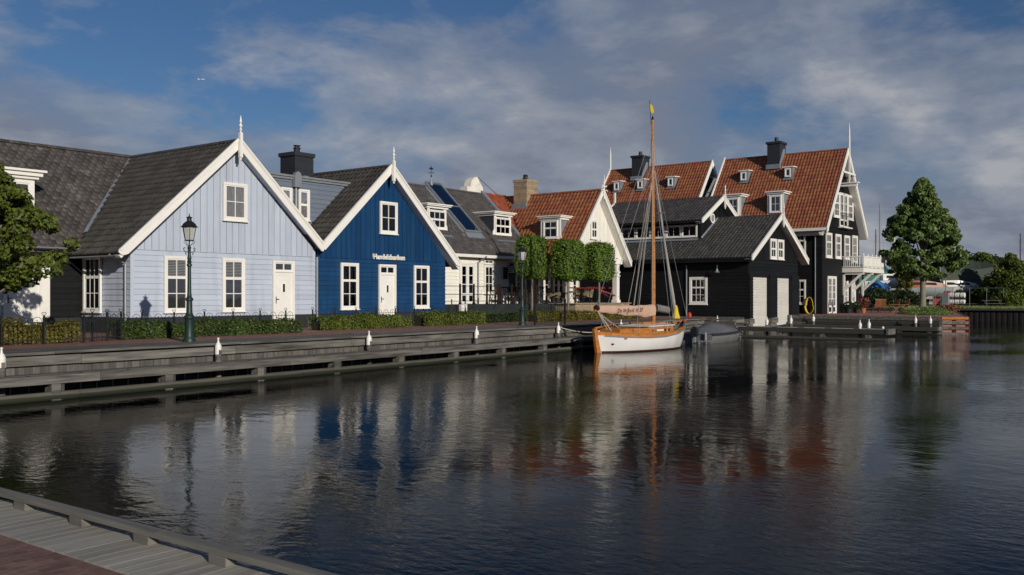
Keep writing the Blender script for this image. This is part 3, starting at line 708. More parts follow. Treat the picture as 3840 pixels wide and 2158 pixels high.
SM = .963
def zshop(y): return 8.68 - SM * (37 - y)
def shop_dormer(h, x0, x1, zt, sill):
    yf = 34.15
    body = MB().box(x0 + .08, x1 - .08, yf, 36.9, sill + .1, zt - .05).build('dormer', DARKLEAD, h)
    window(h, (x0 + .16, yf, sill + .12), '-Y', x1 - x0 - .32, zt - sill - .42, [(.5, 3, 1), (.5, 3, 1)], cas=.06, name='dormer_window', back=CURT)
    q = MB(); f = lambda s: [( (x0 if s < 0 else x1) , yf - .05, sill), ((x0 if s < 0 else x1), yf - .05, sill + .22), ((x0 if s < 0 else x1) - s * .05, yf - .05, sill + .34), ((x0 if s < 0 else x1) - s * .12, yf - .05, sill + .42), ((x0 if s < 0 else x1) - s * .12, yf - .05, zt - .2), ((x0 if s < 0 else x1) - s * .30, yf - .05, zt - .2), ((x0 if s < 0 else x1) - s * .30, yf - .05, sill)]
    for s in (-1, 1): MB().ext(f(s), (0, .06, 0)).build('dormer_cheek', WHITE, body)
    q.box(x0 + .3, x1 - .3, yf - .05, yf + .01, sill, sill + .13)
    q.build('dormer_sill', WHITE, body)
    c = MB(); c.box(x0 + .02, x1 - .02, yf - .12, 36.7, zt - .22, zt - .1); c.box(x0 - .1, x1 + .1, yf - .24, 36.8, zt - .1, zt - .03); c.box(x0 - .16, x1 + .16, yf - .30, 36.9, zt - .03, zt + .03); c.build('cornice', WHITE, body)
    a = MB(); n = 12
    for k in range(n):
        xa = x0 - .05 + (x1 - x0 + .1) * k / n; xb = xa + (x1 - x0 + .1) / n
        a.add([(xa, yf - .04, sill + .02), (xb, yf - .04, sill + .02), (xb, yf - .42, zshop(yf - .42) + .05), ((xa + xb) / 2, yf - .50, zshop(yf - .5) + .045), (xa, yf - .42, zshop(yf - .42) + .05)], [(0, 4, 3, 2, 1)])
    a.build('lead_apron', LEAD, body)
def white_shop():
    h = thing('white_shop', 'cream-white boarded shop with worn slate roof, two dormers and a long skylight', 'house', (40.5, 33.4, 1.9))
    Y = 33.05
    wall = MB().ext([(35.0, Y, 1.0), (35.0, Y, 4.75), (35.0, 37, 8.3), (35.0, 40.6, 4.75), (35.0, 40.6, 1.0)], (13.5, 0, 0)).build('wall', CREAM, h)
    hplanks(wall, FR((0, Y, 0), '-Y'), 35.0, 45.9, 1.9, 4.7, CREAM, .19)
    O = (34.4, 32.72, zshop(32.72)); ey = Vector((0, 1, SM)).normalized(); L = math.hypot(4.28, 4.28 * SM)
    rf = slab(MB(), Vector(O), (1, 0, 0), ey, 11.5, L, .1).build('roof', ROOFBASE, h)
    blue = lambda x: 8.12 - G * abs(x - 30.42)
    sk = lambda p: not (40.75 < p[0] < 42.1 and p[1] > 34.15)
    tiles(rf, Vector(O), (1, 0, 0), ey, 11.5, L, .26, .21, slate(.26, .29, False), SLATE2, lambda p: sk(p) and p[2] > blue(p[0]) - .05, stagger=True, jit=.012)
    ridge_caps(rf, (33.6, 37, 8.66), (45.9, 37, 8.66), SLATE2, .4, .09)
    # red plain tiles beyond the party wall
    O2 = (46.05, 32.72, zshop(32.72) + .05); rf2 = slab(MB(), Vector(O2), (1, 0, 0), ey, 3.0, L, .1).build('roof', ROOFBASE, h)
    tiles(rf2, Vector(O2), (1, 0, 0), ey, 3.0, L, .19, .17, slate(.19, .24, False), BRICKRED, lambda p: p[2] > 8.62 - 1.267 * (48.05 - p[0]) - .1 if p[0] < 48.05 else False, stagger=True, jit=.015)
    ridge_caps(rf2, (46.05, 37, 8.70), (48.3, 37, 8.70), BRICKRED, .35, .1)
    q = MB(); q.ext([(45.85, 32.7, zshop(32.7) + .02), (45.85, 37.05, zshop(37.05) + .02), (45.85, 37.05, zshop(37.05) + .17), (45.85, 32.7, zshop(32.7) + .17)], (.24, 0, 0)); q.build('party_wall_lead', LEAD, h)
    MB().box(46.3, 47.45, 38.2, 38.7, 8.0, 9.3).build('shield_base', PLASTER, h)
    # rounded white parapet chimney
    pr = [(45.85, 9.25), (46.2, 9.25), (46.22, 9.45), (46.3, 9.62), (46.42, 9.75), (46.55, 9.85), (46.75, 9.93), (46.98, 9.88), (47.12, 9.72), (47.2, 9.55), (47.3, 9.42), (47.45, 9.36), (47.45, 8.0), (45.85, 8.0)]
    MB().ext([(x, 38.15, z) for x, z in pr], (0, .55, 0)).build('parapet_chimney', PLASTER, h)
    MB().tube([(46.9, 38.1, 9.9), (47.5, 37.6, 9.2), (47.9, 37.3, 8.8)], .02, 6).build('cable', DARKMET, h)
    # skylight strip
    nrm = Vector((0, -SM, 1)).normalized(); A = Vector((40.78, 34.1, zshop(34.1))); B = Vector((42.1, 34.1, zshop(34.1))); U = ey * 4.25
    rise = nrm * .16; fr = MB()
    for P in (A, B): fr.bar(P + rise * .5, P + U + rise * .5, .09, .2, up=nrm)
    fr.bar(A + rise * .6, B + rise * .6, .09, .2, up=nrm); fr.bar(A + U + rise * .6, B + U + rise * .6, .09, .24, up=nrm); fr.bar(A + U * .52 + rise * .8, B + U * .52 + rise * .8, .06, .06, up=nrm)
    fo = fr.build('skylight', ZINC, h)
    for a, b in ((.01, .515), (.525, .99)):
        MB().ext([A + U * a + rise * .85, B + U * a + rise * .85, B + U * b + rise * .85, A + U * b + rise * .85], nrm * .01).build('pane', SKYGL, fo)
    MB().ext([A + rise * .05, B + rise * .05, B + U + rise * .05, A + U + rise * .05], nrm * .01).build('skylight_well', LEAD, fo)
    l = MB(); l.bar(A + Vector((-.13, 0, .03)), A + U + Vector((-.13, 0, .03)), .16, .03, up=nrm); l.build('flashing', LEAD, fo)
    a = MB(); n = 9
    for k in range(n):
        xa = 40.7 + 1.5 * k / n; xb = xa + 1.5 / n
        a.add([(xa, 34.05, zshop(34.05) + .1), (xb, 34.05, zshop(34.05) + .1), (xb, 33.8, zshop(33.8) + .05), ((xa + xb) / 2, 33.72, zshop(33.72) + .045), (xa, 33.8, zshop(33.8) + .05)], [(0, 4, 3, 2, 1)])
    a.build('lead_apron', LEAD, fo)
    shop_dormer(h, 37.55, 39.3, 7.28, 5.85); shop_dormer(h, 43.35, 45.15, 7.26, 5.82)
    f = MB(); f.box(34.5, 46.4, 32.60, 32.68, 4.44, 4.60); f.build('fascia', WHITE, h)
    s = MB()
    s.box(34.5, 46.4, 32.68, 33.05, 4.56, 4.60)
    s.build('soffit', WHITE, h)
    for x in np.arange(35.2, 46.2, .62): MB().box(x, x + .09, 32.7, 33.03, 4.45, 4.56).build('rafter_end', WHITE, h)
    MB().lathe([(.12, 0), (.10, .1), (.035, .45), (.03, .5)], (41.2, 37, 8.72), 8).build('ridge_cone', ZINC, h)
    v = MB(); v.tube([(41.2, 37, 9.15), (41.2, 37, 9.95)], .014, 6); v.lathe([(.02, 0), (.06, .05), (.02, .1)], (41.2, 37, 9.28), 8); v.bar((40.98, 37, 9.52), (41.42, 37, 9.52), .015, .015); v.bar((41.2, 36.8, 9.52), (41.2, 37.2, 9.52), .015, .015)
    v.ext([(41.0, 37, 9.72), (41.3, 37, 9.70), (41.42, 37, 9.80), (41.28, 37, 9.80), (41.2, 37, 9.88), (41.1, 37, 9.80)], (0, .012, 0)); v.build('weather_vane', DARKMET, h)
    french(h, (39.0, Y, 1.92), '-Y', 1.32, 2.2, 1, 3)
    window(h, (41.12, Y, 2.45), '-Y', .84, 1.62, [(1, 2, 3)], cas=.08)
    window(h, (41.12, Y, 4.1), '-Y', .84, .3, [(1, 2, 1)], cas=.05, sill=False)
    window(h, (44.05, Y, 2.62), '-Y', 1.0, 1.6, [(.35, 3, 1), (.65, 3, 2)], cas=.08)
    for x in (43.47, 45.1):
        s = MB(); s.box(x, x + .5, Y - .1, Y - .05, 2.58, 4.24); s.build('shutter', GREENMET, h)
    downpipe(h, 40.56, Y - .1, 1.9, 4.2, ZINC, hop=(0, -.6))
    return h
white_shop()

RM = 1.267
def red_gable_house():
    h = thing('gabled_house', 'white gabled house with glowing orange pantiles and a porch behind clipped trees', 'house', (48.05, 30, 1.9), group='gabled harbour houses')
    xc, zr, yf = 48.05, 8.62, 30.0
    wall = MB().ext([(45.15, yf, 4.7), (50.95, yf, 4.7), (50.95, yf, 4.75), (xc, yf, 8.42), (45.15, yf, 4.75)], (0, 6.5, 0)).build('wall', CREAM, h)
    vplanks(wall, FR((0, yf, 0), '-Y'), 45.2, 50.92, 4.7, lambda a: 8.40 - RM * abs(a - xc), CREAM, .2, .03, .008)
    MB().box(45.1, 51.0, yf - .08, yf + .3, 4.3, 4.7).build('porch_beam', WHITE, h)
    for x in (45.2, 50.42):
        q = MB(); q.box(x, x + .32, yf - .02, yf + .28, 1.9, 4.3); q.box(x - .04, x + .36, yf - .06, yf + .32, 3.75, 3.85); q.box(x - .05, x + .37, yf - .07, yf + .33, 3.55, 3.6); q.box(x - .05, x + .37, yf - .07, yf + .33, 1.9, 2.1); q.build('porch_column', WHITE, h)
    gw = MB().box(45.9, 50.9, 33.0, 36.5, 1.0, 4.7).build('brick_wall', YBRICK, h)
    for x in (46.2, 47.75, 49.3): french(h, (x, 33.0, 1.92), '-Y', 1.25, 2.3, 1, 3)
    MB().box(45.2, 50.9, 30.3, 33.0, 4.62, 4.69).build('porch_ceiling', WHITE, h)
    ke = lambda p: p[1] < 34.2 or p[2] > zshop(p[1]) + .08
    dk = lambda p: ke(p) and not (31.1 < p[1] < 32.3 and 5.75 < p[2] < 6.6)
    rf = gable_roof_left(h, 44.75, xc, zr, RM, 29.55, 37.2, ORANGE, pantile(.24, .33), .24, .33, dk)
    right_slope(h, rf, xc, 51.4, zr, RM, 29.55, 37.2, ORANGE)
    rake(h, 29.48, xc, 8.76, 44.72, RM, .42, curl=False); rake(h, 29.48, xc, 8.76, 51.42, RM, .42, curl=False)
    for s, xe in ((1, 51.38), (-1, 44.76)):
        MB().ext([(xc, 29.54, 8.35), (xe, 29.54, 8.35 - RM * abs(xe - xc)), (xe, 29.54, 8.47 - RM * abs(xe - xc)), (xc, 29.54, 8.47)], (0, .46, 0)).build('soffit', WHITE, h)
    window(h, (47.35, yf - .02, 5.72), '-Y', .72, 1.12, [(.5, 2, 1), (.5, 2, 1)], cas=.08)
    q = MB(); y = 29.42
    q.tube([(xc, y, 8.1), (xc, y, 9.5)], [.05, .015], 6)
    for s in (-1, 1):
        q.tube([(xc, y, 8.72), (xc + s * .12, y, 8.86), (xc + s * .22, y, 8.80), (xc + s * .26, y, 8.9)], .03, 6); q.tube([(xc, y, 8.95), (xc + s * .08, y, 9.08), (xc + s * .14, y, 9.04)], .022, 6); q.tube([(xc + s * .1, y, 8.6), (xc + s * .3, y, 8.62), (xc + s * .36, y, 8.55)], .025, 6)
    q.build('gable_ornament', WHITE, h)
    # dormer in the left slope
    X = 45.75; dm = MB().box(X, 47.6, 31.02, 32.28, 5.7, 6.85).build('dormer', LEAD, h)
    window(h, (X, 32.15, 5.72), '-X', 1.0, 1.05, [(.42, 2, 1), (.58, 2, 1)], cas=.06, name='dormer_window', back=CURT)
    for ya, yb in ((30.96, 31.15), (32.15, 32.36)): MB().ext([(X - .06, ya - .06, 5.6), (X - .06, yb + .06, 5.6), (X - .06, yb + .06, 5.78), (X - .06, yb, 5.92), (X - .06, yb, 6.8), (X - .06, ya, 6.8), (X - .06, ya, 5.92), (X - .06, ya - .06, 5.78)], (.07, 0, 0)).build('dormer_cheek', WHITE, dm)
    q = MB(); q.box(X - .1, 47.6, 30.94, 32.36, 6.8, 6.92); q.box(X - .22, 47.7, 30.84, 32.46, 6.92, 7.0); q.box(X - .28, 47.7, 30.78, 32.52, 7.0, 7.05); q.build('cornice', WHITE, dm)
    c = chimney(h, 47.55, 48.65, 34.75, 35.75, 7.6, 9.62, YBRICK, .05, pot=False)
    MB().lathe([(.12, 0), (.12, .1), (.2, .1), (.2, .14), (.13, .14), (.16, .3), (.1, .36)], (48.1, 35.25, 9.62), 10).build('flue', DARKMET, c)
    q = MB(); q.box(47.35, 48.7, 34.66, 35.8, 7.75, 8.08); q.build('flashing', LEAD, c)
    q = MB()
    for k in range(17):
        z = 8.12 + k * .078; q.box(47.54, 48.66, 34.74, 35.76, z, z + .062)
    q.build('brick_courses', YBRICK, c)
    return h
red_gable_house()

def boathouse():
    h = thing('boathouse', 'low black boathouse with two cream boat doors standing in the water', 'boathouse', (59.2, 23.4, .3))
    xc, m, yf = 59.3, .59, 23.4; zr = 7.55
    wall = house_core(h, 55.0, 63.35, yf, 36.0, 3.6, None, xc, zr - .18, m, BLACKW)
    MB().box(55.002, 63.348, yf + .24, 35.9, .9, 3.6).build('wall', BLACKW, h)
    MB().box(55.0, 63.35, yf + .35, 36, -.6, .9).build('foundation', DARKW, h)
    hplanks(wall, FR((55.0, 0, 0), '-X'), -36, -yf, .95, 4.82, BLACKW, .2)
    hplanks(wall, FR((0, yf, 0), '-Y'), 55.0, 63.35, 3.7, 4.6, BLACKW, .2)
    vplanks(wall, FR((0, yf - .02, 0), '-Y'), 55.1, 63.25, 4.58, lambda a: 7.34 - m * abs(a - xc), BLACKW, .22, .04)
    for a, b in ((54.98, 55.5), (58.25, 59.45), (62.05, 63.37)):
        w2 = MB().box(a, b, yf - .10, yf + .3, .95, 3.7).build('door_post', BLACKW, h); hplanks(w2, FR((0, yf - .10, 0), '-Y'), a, b, .95, 3.7, BLACKW, .2)
    for a, b in ((55.5, 58.25), (59.45, 62.05)):
        d = MB().box(a, b, yf + .14, yf + .2, .42, 3.68).build('boat_door', DOORW, h); M = FR((0, yf + .14, 0), '-Y')
        me = MB(M).ext([(a, 0, 0), (a, .014, .015), (a, .014, .145), (a, 0, .16)], (b - a, 0, 0)).mesh('door_slat', DOORW)
        for k in range(20): inst('door_slat', me, d, Matrix.Translation((0, 0, .44 + k * .162)))
        MB().box(a, b, yf - .02, yf + .3, 3.55, 3.72).build('lintel', BLACKW, h)
    for a, b in ((54.8, 55.55), (58.3, 59.4), (62.0, 63.5)):
        q = MB(); q.box(a, b, yf - .2, yf + .3, .62, .93); q.box(a + .05, b - .05, yf - .12, yf + .3, -.4, .6); q.build('pile_cap', GREYW, h)
    q = MB(); q.box(54.62, 54.98, yf - .1, 30, .62, .92); q.build('base_beam', GREYW, h); MB().box(54.7, 54.98, yf, 30, -.4, .6).build('base_beam', DARKW, h)
    for x in (58.25, 59.5): window(h, (x, yf - .045, 4.72), '-Y', 1.04, 1.3, [(.5, 2, 1), (.5, 2, 1)], cas=.12, back=CURT)
    window(h, (55.0, 27.3, 1.82), '-X', 1.22, 1.72, [(.37, 3, 1), (.63, 3, 2)], cas=.13, back=CURT)
    ke = lambda p: not (p[1] > 27.4 and p[0] > 56.6)
    rf = gable_roof_left(h, 54.45, xc, zr, m, 22.95, 35.3, BLACKROOF, pantile(.24, .33), .24, .33, ke)
    right_slope(h, rf, xc, 64.15, zr, m, 22.95, 36.0, BLACKROOF)
    rake(h, 22.88, xc, 7.69, 54.45, m, .40, curl=False); rake(h, 22.88, xc, 7.69, 64.15, m, .40, curl=False)
    for xe in (54.5, 64.1): MB().ext([(xc, 22.94, 7.30), (xe, 22.94, 7.30 - m * abs(xe - xc)), (xe, 22.94, 7.42 - m * abs(xe - xc)), (xc, 22.94, 7.42)], (0, .46, 0)).build('soffit', WHITE, h)
    finial(h, xc, 22.8, 6.75, 8.4, .1)
    gutter(h, (54.4, 23.0, 4.58), (54.4, 35, 4.58), DARKMET, .06)
    q = MB(); q.box(54.38, 55.0, 22.95, 35.2, 4.44, 4.52); q.build('eaves_board', BLACKW, h)
    downpipe(h, 54.9, 27.5, 1.05, 4.3, ZINC, .045)
    w = MB(); w.tube([(54.97, 25.28, 4.2), (54.7, 25.28, 4.3), (54.62, 25.28, 4.1)], .02, 6); w.lathe([(.03, .25), (.05, .22), (.08, .1), (.17, 0), (.15, 0)], (54.62, 25.28, 3.8), 10); w.build('wall_lamp', ZINC, h)
    # raised clerestory storey with a strip of windows
    cx, cm, cz = 59.2, .536, 8.98
    w3 = MB().ext([(56.7, 27.4, 5.5), (61.7, 27.4, 5.5), (61.7, 27.4, cz - .15 - cm * 2.5), (cx, 27.4, cz - .15), (56.7, 27.4, cz - .15 - cm * 2.5)], (0, 7.6, 0)).build('clerestory', BLACKW, h)
    vplanks(w3, FR((0, 27.4, 0), '-Y'), 56.7, 61.7, 5.6, lambda a: cz - .18 - cm * abs(a - cx), BLACKW, .22, .03)
    for k, y in enumerate(np.arange(28.72, 35.0, 1.145)):
        window(h, (56.7, y, 6.18), '-X', 1.12, .84, [(1, 2, 1)], cas=.08, back=REDIN, sill=False)
    hplanks(w3, FR((56.7, 0, 0), '-X'), -35, -27.45, 7.03, 7.4, BLACKW, .185)
    q = MB(); n = 52
    for k in range(n):
        ya = 27.5 + 7.4 * k / n; yb = ya + 7.4 / n; q.add([(56.66, ya, 6.12), (56.66, yb, 6.12), (56.42, yb, 5.98), (56.38, (ya + yb) / 2, 5.955), (56.42, ya, 5.98)], [(0, 1, 2, 3, 4)])
    q.build('lead_apron', LEAD, h)
    MB().bar((56.75, 27.36, 6.12), (59.3, 27.36, 7.60), .14, .05, up=(0, -1, .5)).build('valley_lead', LEAD, h)
    rf2 = gable_roof_left(h, 55.95, cx, cz, cm, 26.95, 35.3, BLACKROOF, pantile(.24, .33), .24, .33)
    right_slope(h, rf2, cx, 62.45, cz, cm, 26.95, 35.3, BLACKROOF)
    rake(h, 26.88, cx, 9.10, 55.93, cm, .36, curl=False); rake(h, 26.88, cx, 9.10, 62.47, cm, .36, curl=False)
    for xe in (56.0, 62.4): MB().ext([(cx, 26.94, 8.74), (xe, 26.94, 8.74 - cm * abs(xe - cx)), (xe, 26.94, 8.86 - cm * abs(xe - cx)), (cx, 26.94, 8.86)], (0, .46, 0)).build('soffit', WHITE, h)
    MB().ext([(cx, 35.32, 9.1), (55.93, 35.32, 9.1 - cm * 3.27), (55.93, 35.32, 8.76 - cm * 3.27), (cx, 35.32, 8.74)], (0, .06, 0)).build('barge_board', WHITE, h)
    finial(h, cx, 26.8, 8.15, 9.8, .1)
    q = MB(); q.box(cx - .06, cx + .06, 35.3, 35.42, 8.6, 9.8); q.build('finial', WHITE, h)
    M = FR((58.35, 27.36, 7.5), '-Y'); rr = MB(M)
    rings = [[(r_ * math.cos(t), o_, r_ * 1.0 * math.sin(t)) for t in np.linspace(0, 2 * math.pi, 20, endpoint=False)] for r_, o_ in ((.24, .02), (.24, .07), (.33, .07), (.33, .0))]
    rr.loft(rings, True, False); ro = rr.build('round_window', WHITE, h)
    q = MB(M); q.add([(.25 * math.cos(t), .03, .25 * math.sin(t)) for t in np.linspace(0, 2 * math.pi, 20, endpoint=False)], [tuple(range(20))]); q.build('pane', CURT, ro)
    gutter(h, (55.9, 27.0, 7.12), (55.9, 35.2, 7.12), DARKMET, .055)
    return h
boathouse()

AM = 1.313
def big_roof_house(nm, label, y0, y1, dorm_s, dorm_l, ch, front):
    h = thing(nm, label, 'house', (70.5, y0, 1.05), group='tall orange-roofed houses')
    xc, zr = 70.5, 13.15; f = lambda a: zr - .2 - AM * abs(a - xc)
    wall = MB().ext([(66.5, y0, 1.0), (74.9, y0, 1.0), (74.9, y0, f(74.9)), (xc, y0, f(xc)), (66.5, y0, f(66.5))], (0, y1 - y0, 0)).build('wall', BLACKW, h)
    ke = lambda p: not any(ya < p[1] < yb and za < p[2] < zb for ya, yb, za, zb in [(y - .35, y + .35, 11.0, 11.9) for y in dorm_s] + [(y - .55, y + .55, 8.4, 9.9) for y in dorm_l])
    rf = gable_roof_left(h, 65.85, xc, zr, AM, y0 - .55, y1 + .3, ORANGE, pantile(.24, .34), .24, .34, ke)
    right_slope(h, rf, xc, 75.15, zr, AM, y0 - .55, y1 + .3, ORANGE)
    for yv in (y0 - .62,): rake(h, yv, xc, 13.3, 65.82, AM, .52, curl=False, mould=False); rake(h, yv, xc, 13.3, 75.18, AM, .52, curl=False, mould=False)
    MB().ext([(xc, y1 + .3, 13.42), (65.82, y1 + .3, 13.42 - AM * 4.68), (65.82, y1 + .3, 13.0 - AM * 4.68), (xc, y1 + .3, 12.9)], (0, .08, 0)).build('barge_board', WHITE, h)
    for xe in (65.9, 75.1): MB().ext([(xc, y0 - .55, 12.72), (xe, y0 - .55, 12.72 - AM * 4.6), (xe, y0 - .55, 12.9 - AM * 4.6), (xc, y0 - .55, 12.9)], (0, .56, 0)).build('soffit', WHITE, h)
    q = MB(); q.box(65.8, 66.5, y0 - .5, y1, 6.92, 7.02); q.box(65.76, 65.84, y0 - .5, y1, 6.92, 7.12); q.box(66.3, 66.5, y0 - .1, y1, 6.62, 6.9); q.build('eaves_cornice', WHITE, h)
    for y in dorm_s:
        zs = 11.1; X = 70.5 - (13.15 - zs) / AM - .06
        dm = MB().box(X, X + 1.2, y - .33, y + .33, zs, zs + .82).build('dormer', LEAD, h)
        window(h, (X, y + .22, zs + .12), '-X', .44, .66, [(1, 1, 1)], cas=.07, name='dormer_window', sill=False)
        MB().ext([(X - .12, y - .42, zs + .84), (X - .12, y + .42, zs + .84), (X + 1.35, y + .42, zs + .92), (X + 1.35, y - .42, zs + .92)], (0, 0, .07)).build('dormer_roof', WHITE, dm)
        MB().ext([(X - .02, y - .38, zs + .02), (X - .02, y + .38, zs + .02), (X - .16, y + .38, zs - .10), (X - .16, y - .38, zs - .10)], (0, 0, .03)).build('lead_apron', LEAD, dm)
    for y in dorm_l:
        zs = 8.4; X = 70.5 - (13.15 - zs) / AM - .05
        dm = MB().box(X, X + 1.7, y - .55, y + .55, zs - .1, zs + 1.45).build('dormer', LEAD, h)
        window(h, (X, y + .45, zs), '-X', .9, 1.32, [(1, 2, 2)], cas=.1, name='dormer_window', back=CURT, sill=False)
        MB().box(X - .05, X, y - .62, y - .45, zs - .1, zs + 1.4).build('dormer_cheek', WHITE, dm); MB().box(X - .05, X, y + .45, y + .62, zs - .1, zs + 1.4).build('dormer_cheek', WHITE, dm)
        q = MB(); q.box(X - .12, X + 1.6, y - .66, y + .66, zs + 1.40, zs + 1.52); q.box(X - .22, X + 1.7, y - .76, y + .76, zs + 1.52, zs + 1.6); q.build('cornice', WHITE, dm)
    c = chimney(h, 69.55, 70.75, ch, ch + 1.0, 11.8, 14.1, PLINTH, .09)
    q = MB(); q.box(69.4, 69.6, ch - .05, ch + 1.05, 12.0, 12.35); q.ext([(69.5, ch - .03, 12.1), (70.5, ch - .03, 13.15), (70.5, ch - .03, 13.6), (70.2, ch - .03, 13.55), (69.5, ch - .03, 12.5)], (0, .04, 0)); q.build('flashing', LEAD, c)
    if not front:
        q = MB(); q.tube([(xc, y1 + .34, 13.2), (xc, y1 + .34, 14.5), (xc, y1 + .34, 15.2)], [.07, .06, .01], 6); q.build('finial', WHITE, h)
        hplanks(wall, FR((0, y0, 0), '-Y'), 66.5, 74.9, 1.1, 7.5, BLACKW, .22)
        vplanks(wall, FR((0, y0 - .01, 0), '-Y'), 66.55, 74.85, 7.5, lambda a: f(a) - .02, BLACKW, .26, .03)
        return h
    hplanks(wall, FR((66.5, 0, 0), '-X'), -28, -y0, 1.1, 6.7, BLACKW, .22)
    hplanks(wall, FR((0, y0, 0), '-Y'), 66.5, 74.9, 1.1, 7.3, BLACKW, .22)
    vplanks(wall, FR((0, y0 - .02, 0), '-Y'), 66.55, 74.85, 7.28, lambda a: f(a) - .02, BLACKW, .24, .035)
    for y, z, hh in ((24.75, 5.4, 1.5), (24.75, 1.75, 1.75)): window(h, (66.5, y, z), '-X', .82, hh, [(.4, 2, 1), (.6, 2, 2)], cas=.1, back=REDIN if z > 4 else DARKIN)
    for x in (67.15, 69.19, 71.2): window(h, (x, y0, 5.08), '-Y', 1.24, 1.78, [(.35, 3, 1), (.65, 3, 2)], cas=.13, back=REDIN)
    french(h, (73.05, y0, 4.45), '-Y', 1.25, 2.5, 3, 3, leaves=1)
    french(h, (67.52, y0, 1.08), '-Y', 1.8, 2.68, 2, 4)
    for x in (71.1, 72.85): window(h, (x, y0, 1.74), '-Y', .95, 1.72, [(.4, 3, 1), (.6, 3, 2)], cas=.12)
    # triple window and small iron balcony in the gable
    window(h, (68.75, y0 - .03, 8.07), '-Y', 1.25, 1.85, [(.42, 3, 1), (.58, 3, 2)], cas=.12)
    french(h, (70.0, y0 - .03, 7.45), '-Y', 1.9, 2.5, 2, 3)
    window(h, (71.9, y0 - .03, 8.07), '-Y', 1.25, 1.85, [(.42, 3, 1), (.58, 3, 2)], cas=.12)
    q = MB(); q.box(69.95, 71.95, y0 - .45, y0, 7.35, 7.43)
    q.build('balcony_sill', WHITE, h)
    q = MB(); q.bar((69.98, y0 - .42, 8.4), (71.92, y0 - .42, 8.4), .03, .03); q.bar((69.98, y0 - .42, 7.5), (71.92, y0 - .42, 7.5), .02, .02)
    for x in np.linspace(70.0, 71.9, 9): q.bar((x, y0 - .42, 7.43), (x, y0 - .42, 8.4), .018, .018)
    for x in (69.98, 71.92): q.bar((x, y0 - .42, 8.4), (x, y0, 8.4), .025, .025)
    q.build('iron_balcony', DARKMET, h)
    # hoist beam, collar tie, king post, finial
    q = MB(); q.box(xc - .1, xc + .1, y0 - 1.25, y0, 10.4, 10.6); q.box(xc - .2, xc + .2, y0 - 1.35, y0, 10.6, 10.68); q.lathe([(.04, -.25), (.08, -.12), (.05, 0)], (xc, y0 - 1.15, 10.4), 8); q.build('hoist_beam', WHITE, h)
    yv = y0 - .66
    q = MB(); q.bar((69.1, yv, 11.35), (71.9, yv, 11.35), .07, .14); q.build('collar_tie', WHITE, h)
    q = MB(); q.box(xc - .06, xc + .06, yv - .06, yv + .04, 10.85, 13.2); q.lathe([(.0, 0), (.06, .06), (.03, .12), (.06, .2)], (xc, yv, 10.65), 8); q.tube([(xc, yv, 13.2), (xc, yv, 14.5), (xc, yv, 15.1)], [.07, .055, .01], 6); q.build('king_post', WHITE, h)
    MB().ext([(68.6, yv - .01, 10.9), (xc, yv - .01, 13.05), (72.4, yv - .01, 10.9)], (0, -.02, 0)) 
    downpipe(h, 66.42, 23.25, 1.1, 6.6, ZINC, .045)
    # white balcony on brackets
    bx0, bx1, by = 70.9, 76.2, y0 - 1.55
    b = MB().box(bx0, bx1, by, y0, 4.30, 4.38).build('balcony', WHITE, h)
    q = MB(); q.box(bx0, bx1, by - .04, by, 4.08, 4.40); q.box(bx0 - .04, bx0, by, y0, 4.08, 4.40)
    for x in np.linspace(bx0 + .3, bx1 - .2, 6): q.box(x, x + .12, by, y0, 4.10, 4.298)
    q.build('balcony_joist', WHITE, b)
    q = MB(); q.box(bx0, bx1, by - .03, by + .05, 5.2, 5.28); q.box(bx0 - .03, bx0 + .05, by + .05, y0, 5.2, 5.28); q.box(bx0, bx1, by, by + .03, 4.45, 4.52); q.box(bx0, bx0 + .03, by + .05, y0, 4.45, 4.52); q.build('hand_rail', WHITE, b)
    me = MB().box(-.02, .02, -.02, .02, 4.5, 5.2).mesh('baluster', WHITE)
    for y in np.arange(by + .16, y0 - .05, .14): inst('baluster', me, b, Matrix.Translation((bx0 + .015, y, 0)))
    xs = np.linspace(bx0, bx1, 6)
    for i, x in enumerate(xs):
        q = MB(); q.box(x - .05, x + .05, by - .05, by + .05, 4.40, 5.38); q.lathe([(.07, 0), (.05, .06), (.0, .09)], (x, by, 5.38), 8); q.build('balcony_post', WHITE, b)
        if i: MB().box(xs[i - 1] + .06, x - .06, by - .005, by + .015, 4.55, 5.18).build('balcony_panel', WHITE, b)
    for x in (bx0 + .15, 73.3, 75.6):
        q = MB(); q.box(x - .07, x + .07, y0 - .16, y0 - .02, 2.4, 4.1); q.bar((x, y0 - .09, 2.75), (x, by + .1, 4.05), .12, .16); q.box(x - .07, x + .07, by, y0, 3.92, 4.08); q.lathe([(.02, -.12), (.07, 0)], (x, y0 - .09, 2.4), 8); q.build('bracket', WHITE, b)
    return h
big_roof_house('tall_house', 'tall black house with orange pantile roof, white balcony and hoist beam', 22.8, 31.6, (29.65, 26.15), (29.6, 26.3), 27.05, True)
big_roof_house('tall_house', 'orange-roofed black house standing behind the white gable and the mast', 33.6, 42.2, (40.95, 38.7, 35.9), (), 38.9, False)
